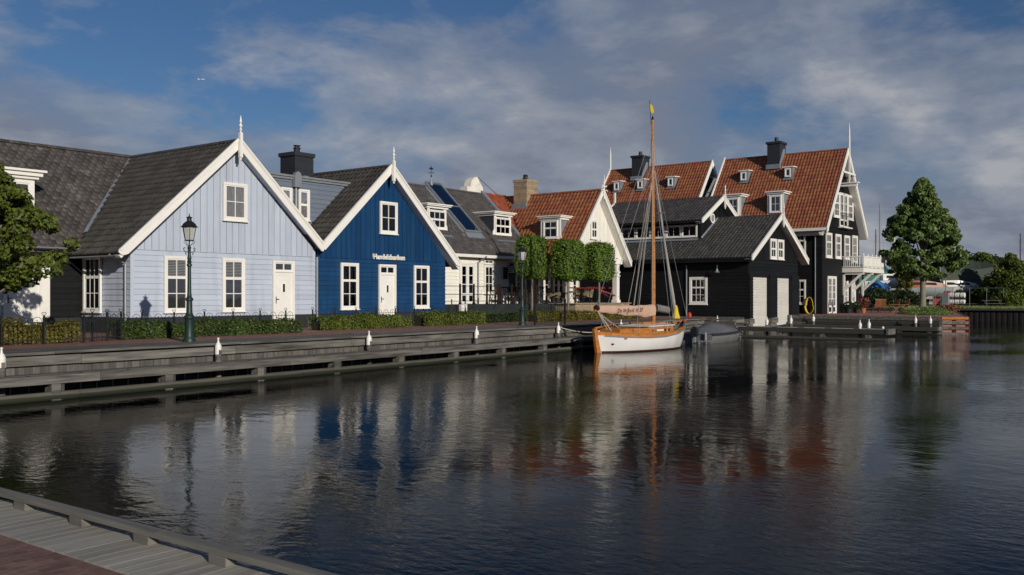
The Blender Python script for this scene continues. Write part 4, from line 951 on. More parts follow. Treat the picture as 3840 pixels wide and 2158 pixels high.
def glass_link():
    h = thing('glass_link', 'sloping green glass roof joining the two orange-roofed houses', 'roof', (68.5, 31.9, 7))
    A = Vector((66.9, 31.95, 8.0)); U = Vector((1, 0, 1.15)).normalized() * 5.0; W = Vector((0, 1.2, 0)); n = Vector((-1.15, 0, 1)).normalized()
    q = MB()
    for a in (0, 1): q.bar(A + W * a, A + W * a + U, .08, .12, up=n)
    for k in (0, .33, .66, 1): q.bar(A + U * k, A + W + U * k, .06, .10, up=n)
    fo = q.build('glazing_frame', ZINC, h)
    for a, b in ((0, .33), (.33, .66), (.66, 1)): MB().ext([A + U * (a + .01), A + W + U * (a + .01), A + W + U * (b - .01), A + U * (b - .01)], n * .012).build('pane', SKYGL, fo)
    MB().box(67.6, 74.8, 32.0, 33.1, 1.0, 8.2).build('wall', BLACKW, h)
    MB().ext([A - n * .6, A + W - n * .6, A + W + U - n * .6, A + U - n * .6], -n * .05).build('ceiling', GREENMET, h)
glass_link()
# ---------------------------------------------------------------- the timber quay on the far side
QA = math.atan(.05)
def quay():
    L0, L1 = -14.0, 40.2         # local x along the quay; 0 = world x 9.5
    h = thing('timber_quay', 'weathered grey timber quay wall with a planked ledge along the water', 'quay', (9.5, 20.95, 0), QA)
    def seg(name, y0, y1, z0, z1, mat, ln, x0=L0, x1=L1, gap=.012, off=0.0):
        x = x0 - off; 
        while x < x1:
            a, b = max(x, x0), min(x + ln, x1)
            if b - a > .1:
                dz = random.uniform(-.006, .006); MB().box(a + gap / 2, b - gap / 2, y0 + random.uniform(-.006, .006), y1, z0 + dz, z1 + dz).build(name, mat, h, True)
            x += ln
    # waterline log, ledge boards, front beam
    x = L0; k = 0
    while x < L1:
        b = min(x + 5.3, L1); MB().tube([(x, .10, .085), (b - .01, .10, .085)], .105, 10).build('log', GREENW, h, True, smooth=True); x = b
    seg('front_beam', 0, .14, .37, .56, GREYW, 5.9, off=1.3)
    for i in range(4): seg('ledge_board', .16 + i * .19, .335 + i * .19, .50, .565 - .002 * i, GREYW, 4.1, off=.7 * i, gap=.02)
    bm = MB().box(-.11, .11, .02, .30, -.6, .37).mesh('ledge_post', GREYW); b2 = MB().box(.13, .2, .04, .34, -.6, .37).mesh('ledge_post', DARKW)
    for x in np.arange(L0 + .2, L1, 2.95): inst('ledge_post', bm, h, Matrix.Translation((x + .39, 0, 0)), True); inst('ledge_post', b2, h, Matrix.Translation((x + .39, 0, 0)), True)
    sl = MB().box(-.035, .035, .118, .17, .535, .572).mesh('drain_slot', DARKIN)
    for x in np.arange(L0, L1, 1.23): inst('drain_slot', sl, h, Matrix.Translation((x, 0, 0)), True)
    MB().box(L0, L1, .86, .88, -.8, .5).build('sheet_piling', DARKW, h, True)
    # vertical sheet planks behind
    ws = [.19, .21, .23]; mes = [MB().box(.004, w - .004, QW, QW + .05, .45, 1.0).mesh('sheet_plank', GREYV) for w in ws]
    x = L0; n = 0
    while x < L1:
        i = random.randrange(3); inst('sheet_plank', mes[i], h, Matrix.Translation((x, random.uniform(-.006, .006), random.uniform(-.01, .01))), True); x += ws[i]
    ns = MB().box(.004, .03, .80, .82, .0, .45).mesh('steel_rib', ZINC)
    for x in np.arange(L0, L1, .42): inst('steel_rib', ns, h, Matrix.Translation((x, 0, 0)), True)
    seg('waling', QW - .12, QW - .005, .745, .955, GREYW, 4.6, off=2.0)
    seg('cap_beam', QW - .20, QW + .42, 1.0, 1.062, GREYW, 5.4, off=.5)
    for i in range(3): seg('cap_board', QW + .43 + i * .38, QW + .80 + i * .38, 1.0, 1.060 - .002 * i, GREYW, 4.9, off=1.1 * i, gap=.015)
    return h
quay()
def quay_end():
    h = thing('quay_corner', 'stack of grey timber beams closing the quay beside the grey covered boat', 'quay', (50.2, 22.9, 0))
    for k, (z0, z1) in enumerate(((-.3, .12), (.16, .4), (.44, .68), (.72, .92), (.95, 1.05))):
        MB().box(49.62, 49.82, 21.6 + .1 * k, 24.2, z0, z1).build('beam', GREYW, h); MB().box(49.82, 54.6, 23.55 - .02 * k, 23.75, z0, z1).build('beam', GREYW if k % 2 else DARKW, h)
    MB().box(49.85, 54.6, 23.76, 24.9, .99, 1.055).build('cap_board', GREYW, h)
quay_end()
def jetty():
    h = thing('jetty', 'low timber jetty with white-capped posts in front of the cream boat doors', 'jetty', (51.1, 18.5, 0))
    y0, y1 = 14.0, 22.9
    for i in range(3): MB().box(50.62 + .34 * i, 50.95 + .34 * i, y0, y1, .55, .615).build('deck_board', GREYW, h)
    MB().box(50.55, 50.64, y0 + .02, y1, .36, .60).build('side_beam', DARKW, h); MB().box(51.66, 51.74, y0 + .02, y1, .36, .60).build('side_beam', DARKW, h)
    MB().box(50.5, 51.8, y0 - .12, y0, .33, .63).build('end_beam', GREYW, h); MB().box(50.5, 51.8, y0 - .10, y0 + .02, -.15, .13).build('end_beam', GREYW, h)
    MB().tube([(50.6, y0, .04), (50.6, y1, .04)], .1, 8).build('log', DARKW, h)
    for y in np.arange(y0 + .8, y1, 2.4): MB().box(50.6, 50.82, y, y + .28, -.5, .36).build('pile', GREYW, h)
    st = MB().box(50.66, 50.74, -.55, .55, .615, .625).mesh('edge_strip', WHITE)
    for y in np.arange(y0 + .8, y1 - .4, 1.5): inst('edge_strip', st, h, Matrix.Translation((0, y, 0)))
    MB().lathe([(0, -.05), (.06, 0), (.07, .06), (.045, .11), (0, .12)], (51.2, y0 + .35, .63), 10).build('mooring_knob', WHITE, h)
jetty()
def terrace():
    T = [(61.9, 23.5), (61.15, 13.75), (62.05, 12.45), (85, 18.0), (85, 36), (63.4, 36), (63.4, 23.5)]
    poly_sheet('terrace_ground', T, 1.06, PAVE, thick=2.0)
    h = thing('terrace_quay', 'dark timber quay wall around the paved terrace below the tall house', 'quay', (61.6, 17, 0))
    a = Vector((61.9, 23.5, 0)); b = Vector((61.15, 13.75, 0)); c = Vector((62.05, 12.45, 0))
    def beam(p, q, off, z0, z1, w, mat, nm):
        d = (q - p).normalized(); n = Vector((d.y, -d.x, 0))
        if n.x > 0: n = -n
        MB().bar(p + n * off + Vector((0, 0, (z0 + z1) / 2)), q + n * off + Vector((0, 0, (z0 + z1) / 2)), w, z1 - z0).build(nm, mat, h)
    for k, (z0, z1, off) in enumerate(((.84, 1.07, .06), (.62, .82, .03), (.50, .60, .03))): beam(a, b, off, z0, z1, .12, (GREYW, DARKW, DARKW)[k], 'beam')
    for i in range(3): beam(a, b, .15 + .22 * i, .40, .46, .2, GREYW, 'ledge_board')
    beam(a, b, .74, .22, .46, .1, DARKW, 'front_beam'); beam(a, b, .72, -.1, .12, .16, GREENW, 'log')
    for k in np.linspace(.05, .95, 6): p = a.lerp(b, k); MB().box(p.x - .74, p.x - .5, p.y - .12, p.y + .12, -.5, .3).build('pile', GREYW, h)
    for z0, z1 in ((.24, .50), (.02, .16)): MB().bar(b + Vector((-.78, -.02, (z0 + z1) / 2)), b + Vector((.02, -.02, (z0 + z1) / 2)), .12, z1 - z0).build('ledge_end_board', GREYW, h)
    for k, (z0, z1) in enumerate(((.92, 1.08), (.64, .82), (.32, .50), (-.02, .14))): beam(b, c, .06, z0, z1, .14, VARN if k == 0 else GREYW, 'beam')
    for k in (0, .5, 1): p = b.lerp(c, k); MB().box(p.x - .1, p.x + .1, p.y - .1, p.y + .1, -.5, 1.0).build('pile', REDWOOD if k else GREYW, h)
    c2 = Vector((85, 18.0, 0))
    for z0, z1 in ((.84, 1.07), (.5, .7), (.1, .3)): beam(c, c2, .0, z0, z1, .2, DARKW, 'beam')
    s = thing('timber_steps', 'grey timber steps between the boat doors and the paved terrace', 'steps', (62.6, 22.9, .4))
    for k in range(5): MB().box(61.2 + k * .35, 63.4, 21.9 + k * .2, 23.4, .35 + k * .15, .48 + k * .15).build('step', GREYW, s)
terrace()
def far_bank_wall():
    h = thing('sheet_pile_wall', 'dark rusty sheet pile bank under the lawn across the channel', 'bank wall', (92.4, 10, 0))
    me = MB().ext([(0, 0, -.5), (-.03, .10, -.5), (-.03, .28, -.5), (0, .38, -.5)], (0, 0, 1.55)).mesh('pile_fold', STEELP)
    MB().box(92.45, 92.62, -60, 70, -1, 1.1).build('pile_sheet', STEELP, h)
    for y in np.arange(-12, 42, .45): inst('pile_fold', me, h, Matrix.Translation((92.45, y, 0)))
    MB().box(92.2, 92.7, -60, 70, 1.05, 1.2).build('capping', DARKW, h)
far_bank_wall()
def near_quay():
    zd = .40
    poly_sheet('near_quay_ground', [(-60, -60), (3.66, -60), (3.66, 60), (-60, 60)], zd - .03, PAVE, thick=1.8)
    h = thing('near_jetty_deck', 'grey planked deck edge with a low kerb rail in the foreground', 'deck', (4.0, 7, zd))
    me = [MB().box(3.68, 4.30 + random.uniform(-.008, .008), .0025, .1435, zd - .05, zd).mesh('deck_plank', DECKW) for _ in range(4)]
    for k in range(110): inst('deck_plank', random.choice(me), h, Matrix.Translation((0, -1 + k * .146, random.uniform(-.0006, .0006))))
    for y in np.arange(-4, 18, 5.3): MB().box(4.175, 4.275, y + .003, y + 5.297, zd + .075, zd + .12).build('kerb_rail', RAILW, h)
    bl = MB().box(4.18, 4.28, -.1, .1, zd + .002, zd + .074).mesh('rail_block', RAILW)
    for k in range(-6, 10): inst('rail_block', bl, h, Matrix.Translation((0, 7.80 + (k - 1) * .985, 0)))
    MB().box(4.1, 4.27, -4, 18, -.6, zd - .06).build('edge_beam', DARKW, h)
    g = bpy.data.objects['near_quay_ground']
    bm = MB().ext([(0, 0, 0), (.209, 0, 0), (.209, .0995, 0), (0, .0995, 0)], (0, 0, .032)).mesh('brick', PAVEB)
    sites = []
    for r in range(75):
        for k in range(7): sites.append((3.553 - (k + 1) * .212 - (.106 if r % 2 else 0), 4.2 + r * .102))
    hm = MB().ext([(0, 0, 0), (.103, 0, 0), (.103, .0995, 0), (0, .0995, 0)], (0, 0, .032)).mesh('brick', PAVEB); so = MB().ext([(0, 0, 0), (.0985, 0, 0), (.0985, .209, 0), (0, .209, 0)], (0, 0, .032)).mesh('brick', PAVEB)
    for r in range(1, 75, 2):
        if 5.0 < 4.2 + r * .102 < 9: inst('brick', hm, g, Matrix.Translation((3.553 - .106, 4.2 + r * .102, zd - .034)))
    for r in range(20): inst('brick', so, g, Matrix.Translation((3.556, 5.0 + r * .2115, zd - .034)))
    sites.sort(key=lambda p: (p[0] - 3.6) ** 2 * 3 + (p[1] - 6.2) ** 2)
    for x, y in sites[:258]: inst('brick', bm, g, Matrix.Translation((x, y, zd - .034 + random.uniform(-.0008, .0008))) @ Matrix.Rotation(random.gauss(0, .01), 4, 'Z'))
near_quay()

# ---------------------------------------------------------------- bollards, lamps
def bollard0(h=1.0):
    t = thing('mooring_bollard', '', 'bollard', (0, 0, 0), group='white-capped mooring bollards')
    MB().lathe([(.084, -.6), (.084, h - .33), (.08, h - .33)], n=12).build('pile', GREYW, t, True, True)
    MB().lathe([(.0, h - .36), (.090, h - .36), (.090, h - .18), (.088, h - .14), (.06, h - .07), (.028, h - .03), (.022, h + .03), (.022, h + .05), (.035, h + .06), (.035, h + .085), (.0, h + .095)], n=14).build('white_cap', WHITE, t, True, True)
    q = MB()
    for r0 in (0,): q.box(-.04, .04, -.096, -.08, h - .37, h - .24)
    q.build('notch', GREYW, t, True)
    return t
B0 = bollard0(); first = True
def put_bollard(x, y, label, dz=0.0, sc=1.0):
    global first
    if first: B0.location = (x, y, dz); B0['label'] = label; first = False; return B0
    return dup(B0, (x, y, dz), 0, label, scale=sc)
for x, lab in ((9.89, 'white-capped bollard at the left edge of the picture, on the quay ledge'), (15.73, 'white-capped bollard on the quay ledge right of the green street lamp'), (21.69, 'white-capped bollard on the quay ledge before the dark blue house'),
               (27.56, 'white-capped bollard on the quay ledge before the cream-white shop'), (33.45, 'white-capped bollard on the quay ledge holding the sailboat stern rope'), (39.17, 'white-capped bollard on the quay ledge seen behind the sailboat cockpit')):
    put_bollard(x, quay_y(x) + .62, lab, .12)
for x, y, dz, lab in ((50.4, 23.3, .12, 'white-capped bollard behind the grey covered boat'), (51.0, 20.58, .08, 'white-capped bollard before the left cream boat door'), (51.0, 19.2, .18, 'white-capped bollard before the right cream boat door'), (61.4, 21.6, .05, 'white-capped bollard beside the timber steps under the yellow hose'),
                      (51.0, 15.46, -.02, 'left of two white-capped bollards at the outer end of the jetty'), (51.0, 15.0, .02, 'right of two white-capped bollards at the outer end of the jetty'), (60.75, 15.1, .05, 'white-capped bollard on the terrace ledge below the tree, left of two'), (60.75, 14.25, .05, 'white-capped bollard on the terrace ledge below the tree, right of two')):
    put_bollard(x, y, lab, dz)
def lamp0():
    t = thing('street_lamp', 'green cast iron street lamp in front of the pale blue house', 'street lamp', (15.84, 23.37, 1.05), group='old-fashioned green street lamps')
    MB().lathe([(.17, 0), (.17, .08), (.14, .12), (.125, .2), (.12, .62), (.13, .66), (.15, .68), (.15, .72), (.11, .76), (.085, .84), (.08, 1.15), (.11, 1.18), (.11, 1.22), (.07, 1.26), (.055, 1.4), (.048, 2.12), (.07, 2.14), (.075, 2.18), (.05, 2.22), (.065, 2.27), (.045, 2.31), (.06, 2.36), (.05, 2.42), (.042, 2.45), (.04, 2.62), (.05, 2.64), (.05, 2.68), (.02, 2.70), (.018, 2.86)], n=14).build('pole', GREENMET, t, True, True)
    q = MB()
    for s in (-1, 1):
        q.tube([(s * .04, 0, 2.53), (s * .12, 0, 2.535), (s * .17, 0, 2.57), (s * .19, 0, 2.63), (s * .16, 0, 2.66), (s * .135, 0, 2.63)], .012, 6); q.tube([(s * .1, 0, 2.535), (s * .13, 0, 2.5), (s * .11, 0, 2.46), (s * .085, 0, 2.48)], .010, 6)
    q.build('scroll_arm', GREENMET, t, True)
    q = MB()
    for k in range(4):
        a = k * math.pi / 2 + .4; q.tube([(.02 * math.cos(a), .02 * math.sin(a), 2.7), (.17 * math.cos(a), .17 * math.sin(a), 2.8), (.17 * math.cos(a), .17 * math.sin(a), 2.83), (.12 * math.cos(a), .12 * math.sin(a), 2.86)], .006, 5)
    q.build('lantern_stay', GREENMET, t, True)
    MB().lathe([(.125, 2.875), (.195, 3.24)], n=6).build('lantern_glass', LAMPGL, t, True)
    q = MB().lathe([(.14, 2.85), (.14, 2.875), (.12, 2.875)], n=6)
    for k in range(6):
        a = 2 * math.pi * k / 6; q.bar((.128 * math.cos(a), .128 * math.sin(a), 2.875), (.198 * math.cos(a), .198 * math.sin(a), 3.24), .014, .014)
    q.build('lantern_frame', DARKMET, t, True)
    MB().lathe([(.235, 3.235), (.24, 3.25), (.2, 3.27), (.17, 3.33), (.11, 3.385), (.065, 3.41), (.06, 3.49), (.09, 3.505), (.085, 3.515), (.03, 3.535), (.012, 3.56), (.018, 3.58), (.004, 3.63)], n=12).build('lantern_roof', DARKMET, t, True, True)
    return t
LP = lamp0()
dup(LP, (33.46, 24.7, 1.05), .3, 'green cast iron street lamp in front of the clipped square trees')

# ---------------------------------------------------------------- foliage
def leaf_cloud(P, size, mat, name, parent, nrm=None, local=False, aspect=.72):
    n = len(P); s = size * RNG.uniform(.65, 1.3, n)
    d = RNG.normal(size=(n, 3)); d[:, 2] = d[:, 2] * .8 + .35
    if nrm is not None: d = d * .75 + nrm * 1.1
    d /= np.linalg.norm(d, axis=1, keepdims=True)
    r = RNG.normal(size=(n, 3)); u = np.cross(d, r); u /= np.linalg.norm(u, axis=1, keepdims=True); v = np.cross(d, u)
    a = u * s[:, None] * .5; b = v * s[:, None] * .5 * aspect; fold = d * (s * .12)[:, None]
    V = np.stack([P - a, P - b * .9 + fold * .2, P + a * 1.05 - fold, P + b * .9 + fold * .2], 1).reshape(-1, 3)
    F = np.arange(4 * n).reshape(-1, 4)
    o = link(bpy.data.objects.new(name, np_mesh(name, V, F, mat))); return attach(o, parent, local)
def clump_points(C, rad, per):
    C = np.asarray(C); n = len(C); d = RNG.normal(size=(n, per, 3)); d /= np.linalg.norm(d, axis=2, keepdims=True)
    r = np.asarray(rad).reshape(-1, 1, 1) * RNG.uniform(.25, 1, (n, per, 1)) ** .45
    d[:, :, 2] *= .72
    P = (C[:, None] + d * r).reshape(-1, 3); return P, d.reshape(-1, 3)
def limbs(par, base, top, r0, targets, mat=BARK, name='trunk'):
    base = Vector(base); top = Vector(top); q = MB(); n = 8; pts = []; rs = []
    for i in range(n + 1):
        k = i / n; pts.append(base.lerp(top, k) + Vector((random.gauss(0, .02), random.gauss(0, .02), 0)) * (1 if 0 < i < n else 0)); rs.append(r0 * (1 - .75 * k) * (1.25 if i == 0 else 1))
    q.tube(pts, rs, 10); o = q.build(name, mat, par, smooth=True)
    for t in targets:
        t = Vector(t); k = min(max((t.z - base.z) / (top.z - base.z) - .28, .22), .8); s = base.lerp(top, k); mid = s.lerp(t, .5) + Vector((0, 0, .12))
        MB().tube([s, mid, t], [r0 * .3, r0 * .18, r0 * .06], 6).build('limb', mat, par, smooth=True)
    return o
def crown_tree(label, base, h, hw, z_low, mat, nclump, per, leaf, profile, cat='tree', nm='tree', r0=.14, seed=1, group=None, crad=(.35, .6), bark=BARK):
    global RNG
    RNG = np.random.default_rng(seed); random.seed(seed)
    t = thing(nm, label, cat, base, group=group); b = np.array(base, float); C = []; rr = []
    while len(C) < nclump:
        k = RNG.uniform(0, 1); rad = hw * profile(k); a = RNG.uniform(0, 2 * math.pi); q = RNG.uniform(.15, 1) ** .5
        lump = min(1.08, 1 + .16 * math.sin(3 * a + 5 * k + seed) + .10 * math.sin(5 * a - 9 * k))
        edge = RNG.random() < .22
        if edge: q = RNG.uniform(.98, 1.13)
        C.append(b + np.array([math.cos(a) * rad * q * lump, math.sin(a) * rad * q * lump, z_low + (h - z_low) * k])); rr.append(RNG.uniform(*crad) * (.65 + .5 * profile(k)) * (.5 if edge else 1))
    P, d = clump_points(C, rr, per)
    leaf_cloud(P, leaf, mat, 'crown', t, d)
    limbs(t, base, (base[0], base[1], base[2] + h * .86), r0, [tuple(c) for c in C[::max(1, nclump // 14)]], bark)
    return t
egg = lambda k: (math.sin(math.pi * min(1, (k + .06) ** .72))) ** .8 * (1 - .28 * k) + .03
pyr2 = lambda k: float(np.interp(k, [0, .06, .2, .41, .61, .8, .93, 1], [.5, .74, .97, .82, .66, .41, .18, .03]))
pyr = lambda k: min(1.0, .62 + 3.0 * k) * (1 - k) ** .72 * 1.0 + .04
crown_tree('leafy tree with olive leaves at the left edge before the slate house', (12.2, 27.9, 1.05), 5.35, 2.3, 1.65, LEAFO, 160, 150, .14, egg, seed=3, r0=.13, crad=(.26, .46))
crown_tree('bright green pyramidal tree on the terrace beside the tall black house', (78.4, 19.0, 1.06), 10.35, 3.05, 2.75, LEAFB, 340, 125, .25, pyr2, seed=5, r0=.25, crad=(.26, .62), bark=pmat('smooth_bark', (.20, .18, .13), .85, .2, 3, .05, .3, 20))
def cube_tree(x, y, label, w, dpt, z0, z1, seed):
    global RNG
    RNG = np.random.default_rng(seed); t = thing('clipped_tree', label, 'tree', (x, y, 1.05), group='clipped box-shaped trees')
    n = 8200; U = RNG.uniform(-1, 1, (n, 3)); ax = RNG.integers(0, 3, n); sg = RNG.choice([-1, 1], n)
    U[np.arange(n), ax] = sg * RNG.uniform(.80, 1.02, n)
    # rounded corners and a lumpy shell
    p = 4.0; nr = (np.abs(U) ** p).sum(1) ** (1 / p); U = U / np.maximum(nr, 1e-3)[:, None] * RNG.uniform(.86, 1.03, n)[:, None]
    P = U * np.array([w / 2, dpt / 2, (z1 - z0) / 2]) + np.array([x, y, (z0 + z1) / 2]); P += RNG.normal(0, .025, P.shape)
    N = np.sign(U) * np.abs(U) ** 3; th_ = np.sin(P[:, 0] * 8.1 + 3 * P[:, 2] + seed) * np.sin(P[:, 1] * 7.3 - 2 * P[:, 0]) * np.sin(P[:, 2] * 8.7 + seed); keep = th_ < RNG.uniform(.25, .9, n); stray = RNG.random(n) < .03; P[stray] += U[stray] * RNG.uniform(.03, .16, (int(stray.sum()), 1)); P = P[keep]; N = N[keep]
    leaf_cloud(P, .10, LEAFC, 'crown', t, N / np.linalg.norm(N, axis=1, keepdims=True))
    MB().box(x - w * .36, x + w * .36, y - dpt * .36, y + dpt * .36, z0 + .25, z1 - .25).build('inner_shade', pmat('twig_shadow', (.02, .03, .008), .95), t)  # solid dark block inside the leaves; its colour stands for the crown's inner shade
    MB().tube([(x, y, 1.0), (x + .02, y, 2.2), (x, y, z0 + .6)], [.07, .058, .052], 8).build('trunk', BARK, t, smooth=True)
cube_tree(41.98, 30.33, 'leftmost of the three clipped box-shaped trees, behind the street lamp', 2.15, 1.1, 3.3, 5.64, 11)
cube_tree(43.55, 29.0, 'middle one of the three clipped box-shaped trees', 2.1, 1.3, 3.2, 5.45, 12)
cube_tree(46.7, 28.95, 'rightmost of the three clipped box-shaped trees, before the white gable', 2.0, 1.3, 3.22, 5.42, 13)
def hedge(label, x0, x1, y0, y1, hh, mat, n, seed, z0=1.05, leaf=.075, slope=0.0):
    global RNG
    RNG = np.random.default_rng(seed); t = thing('low_hedge', label, 'hedge', ((x0 + x1) / 2, (y0 + y1) / 2, z0), group='low hedges along the pavement')
    X = RNG.uniform(x0, x1, n); k = RNG.uniform(0, 1, n); top = RNG.random(n) < .42
    Y = np.where(top, RNG.uniform(y0, y1, n), np.where(RNG.random(n) < .75, y0 + RNG.uniform(-.04, .1, n), y1 - RNG.uniform(-.04, .1, n)))
    lump = .82 + .16 * np.sin(X * 3.1 + seed) * np.sin(X * 1.3 + 2 * seed) + .10 * np.sin(X * 7.7 + seed)
    Z = z0 + hh * lump * np.where(top, RNG.uniform(.85, 1.12, n), k)
    Y = Y + .08 * np.sin(X * 4 + 3 * seed) + slope * (X - x0)
    N = np.stack([np.zeros(n), np.where(top, -.2, np.where(Y < (y0 + y1) / 2, -1.0, 1.0)), np.where(top, 1.0, .25)], 1)
    leaf_cloud(np.stack([X, Y, Z], 1), leaf, mat, 'leaves', t, N)
    MB().ext([(x0 + .1, y0 + .12, z0), (x1 - .1, y0 + .12 + slope * (x1 - x0), z0), (x1 - .1, y1 - .1 + slope * (x1 - x0), z0), (x0 + .1, y1 - .1, z0)], (0, 0, hh * .6)).build('dark_core', pmat('hedge_core', (.02, .022, .01), .95), t)  # solid dark block filling the hedge behind its leaves
    return t
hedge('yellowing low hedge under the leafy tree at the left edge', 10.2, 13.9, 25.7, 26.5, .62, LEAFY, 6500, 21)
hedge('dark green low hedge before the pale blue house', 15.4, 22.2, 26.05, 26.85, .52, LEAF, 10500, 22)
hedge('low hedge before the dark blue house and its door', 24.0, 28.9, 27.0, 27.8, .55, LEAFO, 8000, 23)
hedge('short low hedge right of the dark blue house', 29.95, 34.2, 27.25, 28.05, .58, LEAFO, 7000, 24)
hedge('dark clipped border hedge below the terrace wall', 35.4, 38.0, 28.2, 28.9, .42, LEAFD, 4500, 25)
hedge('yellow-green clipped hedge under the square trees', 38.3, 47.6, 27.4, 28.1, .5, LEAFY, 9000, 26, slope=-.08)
def grass_bed():
    global RNG
    RNG = np.random.default_rng(31); n = 7000
    X = RNG.uniform(35.2, 45.5, n); Y = RNG.uniform(28.9, 30.5, n); Z = 1.05 + RNG.uniform(0, .62, n) * (.6 + .4 * np.sin(X * 2.1) ** 2)
    t = link(bpy.data.objects.new('grass_border', np_mesh('grass_border', *(lambda P: (np.stack([P + [-.012, 0, -.2], P + [.012, 0, -.2], P + np.stack([RNG.normal(0, .09, n), RNG.normal(0, .09, n), np.full(n, .1)], 1)], 1).reshape(-1, 3), np.arange(3 * n).reshape(-1, 3)))(np.stack([X, Y, Z], 1)), leaf_mat('ornamental_grass', (.03, .055, .02), (.07, .10, .05)))))
    attach(t, None); tag(t, 'soft ornamental grass filling the bed below the terrace', 'grass', kind='stuff')
grass_bed()

# ---------------------------------------------------------------- fences
def hoop_fence(label, pts, hh=.72, step=.37, group='low hooped iron fences'):
    t = thing('hoop_fence', label, 'fence', (*pts[0], 1.05), group=group)
    for (p, q) in zip(pts[:-1], pts[1:]):
        p = Vector((*p, 1.05)); q = Vector((*q, 1.05)); d = q - p; n = max(2, round(d.length / step)); u = d / n; rl = MB()
        for z in (.12, hh - .13): rl.bar(p + Vector((0, 0, z)), q + Vector((0, 0, z)), .014, .02)
        rl.build('rail', DARKMET, t)
        hp = MB(); w = u * .36
        pth = [-w + Vector((0, 0, 0)), -w + Vector((0, 0, hh - .14))] + [w * (-math.cos(math.pi * k / 8)) + Vector((0, 0, hh - .14 + .15 * math.sin(math.pi * k / 8))) for k in range(1, 8)] + [w + Vector((0, 0, hh - .14)), w]
        hp.tube(pth, .008, 5); hp.tube([(0, 0, 0), (0, 0, hh - .06)], .006, 5); hp.bar(-u * .07 + Vector((0, 0, hh - .08)), u * .07 + Vector((0, 0, hh - .08)), .01, .01)
        me = hp.mesh('hoop', DARKMET)
        for k in range(n): inst('hoop', me, t, Matrix.Translation(p + u * (k + .5)))
        po = MB(); po.box(-.02, .02, -.02, .02, 0, hh + .05); po.tube([(0, 0, hh + .04), (.06, 0, hh + .1), (.045, 0, hh + .14), (0, 0, hh + .12), (-.045, 0, hh + .14), (-.06, 0, hh + .1), (0, 0, hh + .04)], .009, 5); pm = po.mesh('post', DARKMET)
        for k in range(0, n + 1, 3): inst('post', pm, t, Matrix.Translation(p + u * k))
hoop_fence('black hooped fence behind the yellowing hedge at the left', [(10.5, 25.35), (14.2, 25.35)])
hoop_fence('black hooped fence and gate between the two left hedges', [(14.3, 25.75), (15.35, 25.8)], hh=.78, step=.16)
hoop_fence('black hooped fence around the hedge of the pale blue house', [(15.45, 26.95), (22.6, 26.95)])
hoop_fence('black hooped fence behind the hedge of the dark blue house', [(24.3, 27.9), (29.2, 27.9)])
hoop_fence('black hooped fence behind the short hedge right of the dark blue house', [(30.2, 28.1), (34.4, 28.1)])
def upright_fence():
    t = thing('iron_gate', 'dark upright bar gate standing on the quay left of the sailboat', 'gate', (34.2, 23.9, 1.05))
    p, q = Vector((33.7, 24.2, 1.05)), Vector((35.2, 23.6, 1.05)); rl = MB()
    for z in (.12, .85): rl.bar(p + Vector((0, 0, z)), q + Vector((0, 0, z)), .02, .03)
    rl.build('rail', DARKMET, t); me = MB().box(-.007, .007, -.007, .007, .0, .92).mesh('bar', DARKMET)
    for k in range(14): inst('bar', me, t, Matrix.Translation(p.lerp(q, (k + .5) / 14)))
    pm = MB().box(-.03, .03, -.03, .03, 0, 1.15).mesh('post', DARKMET)
    for k in (0, 1): inst('post', pm, t, Matrix.Translation(p.lerp(q, k)))
upright_fence()
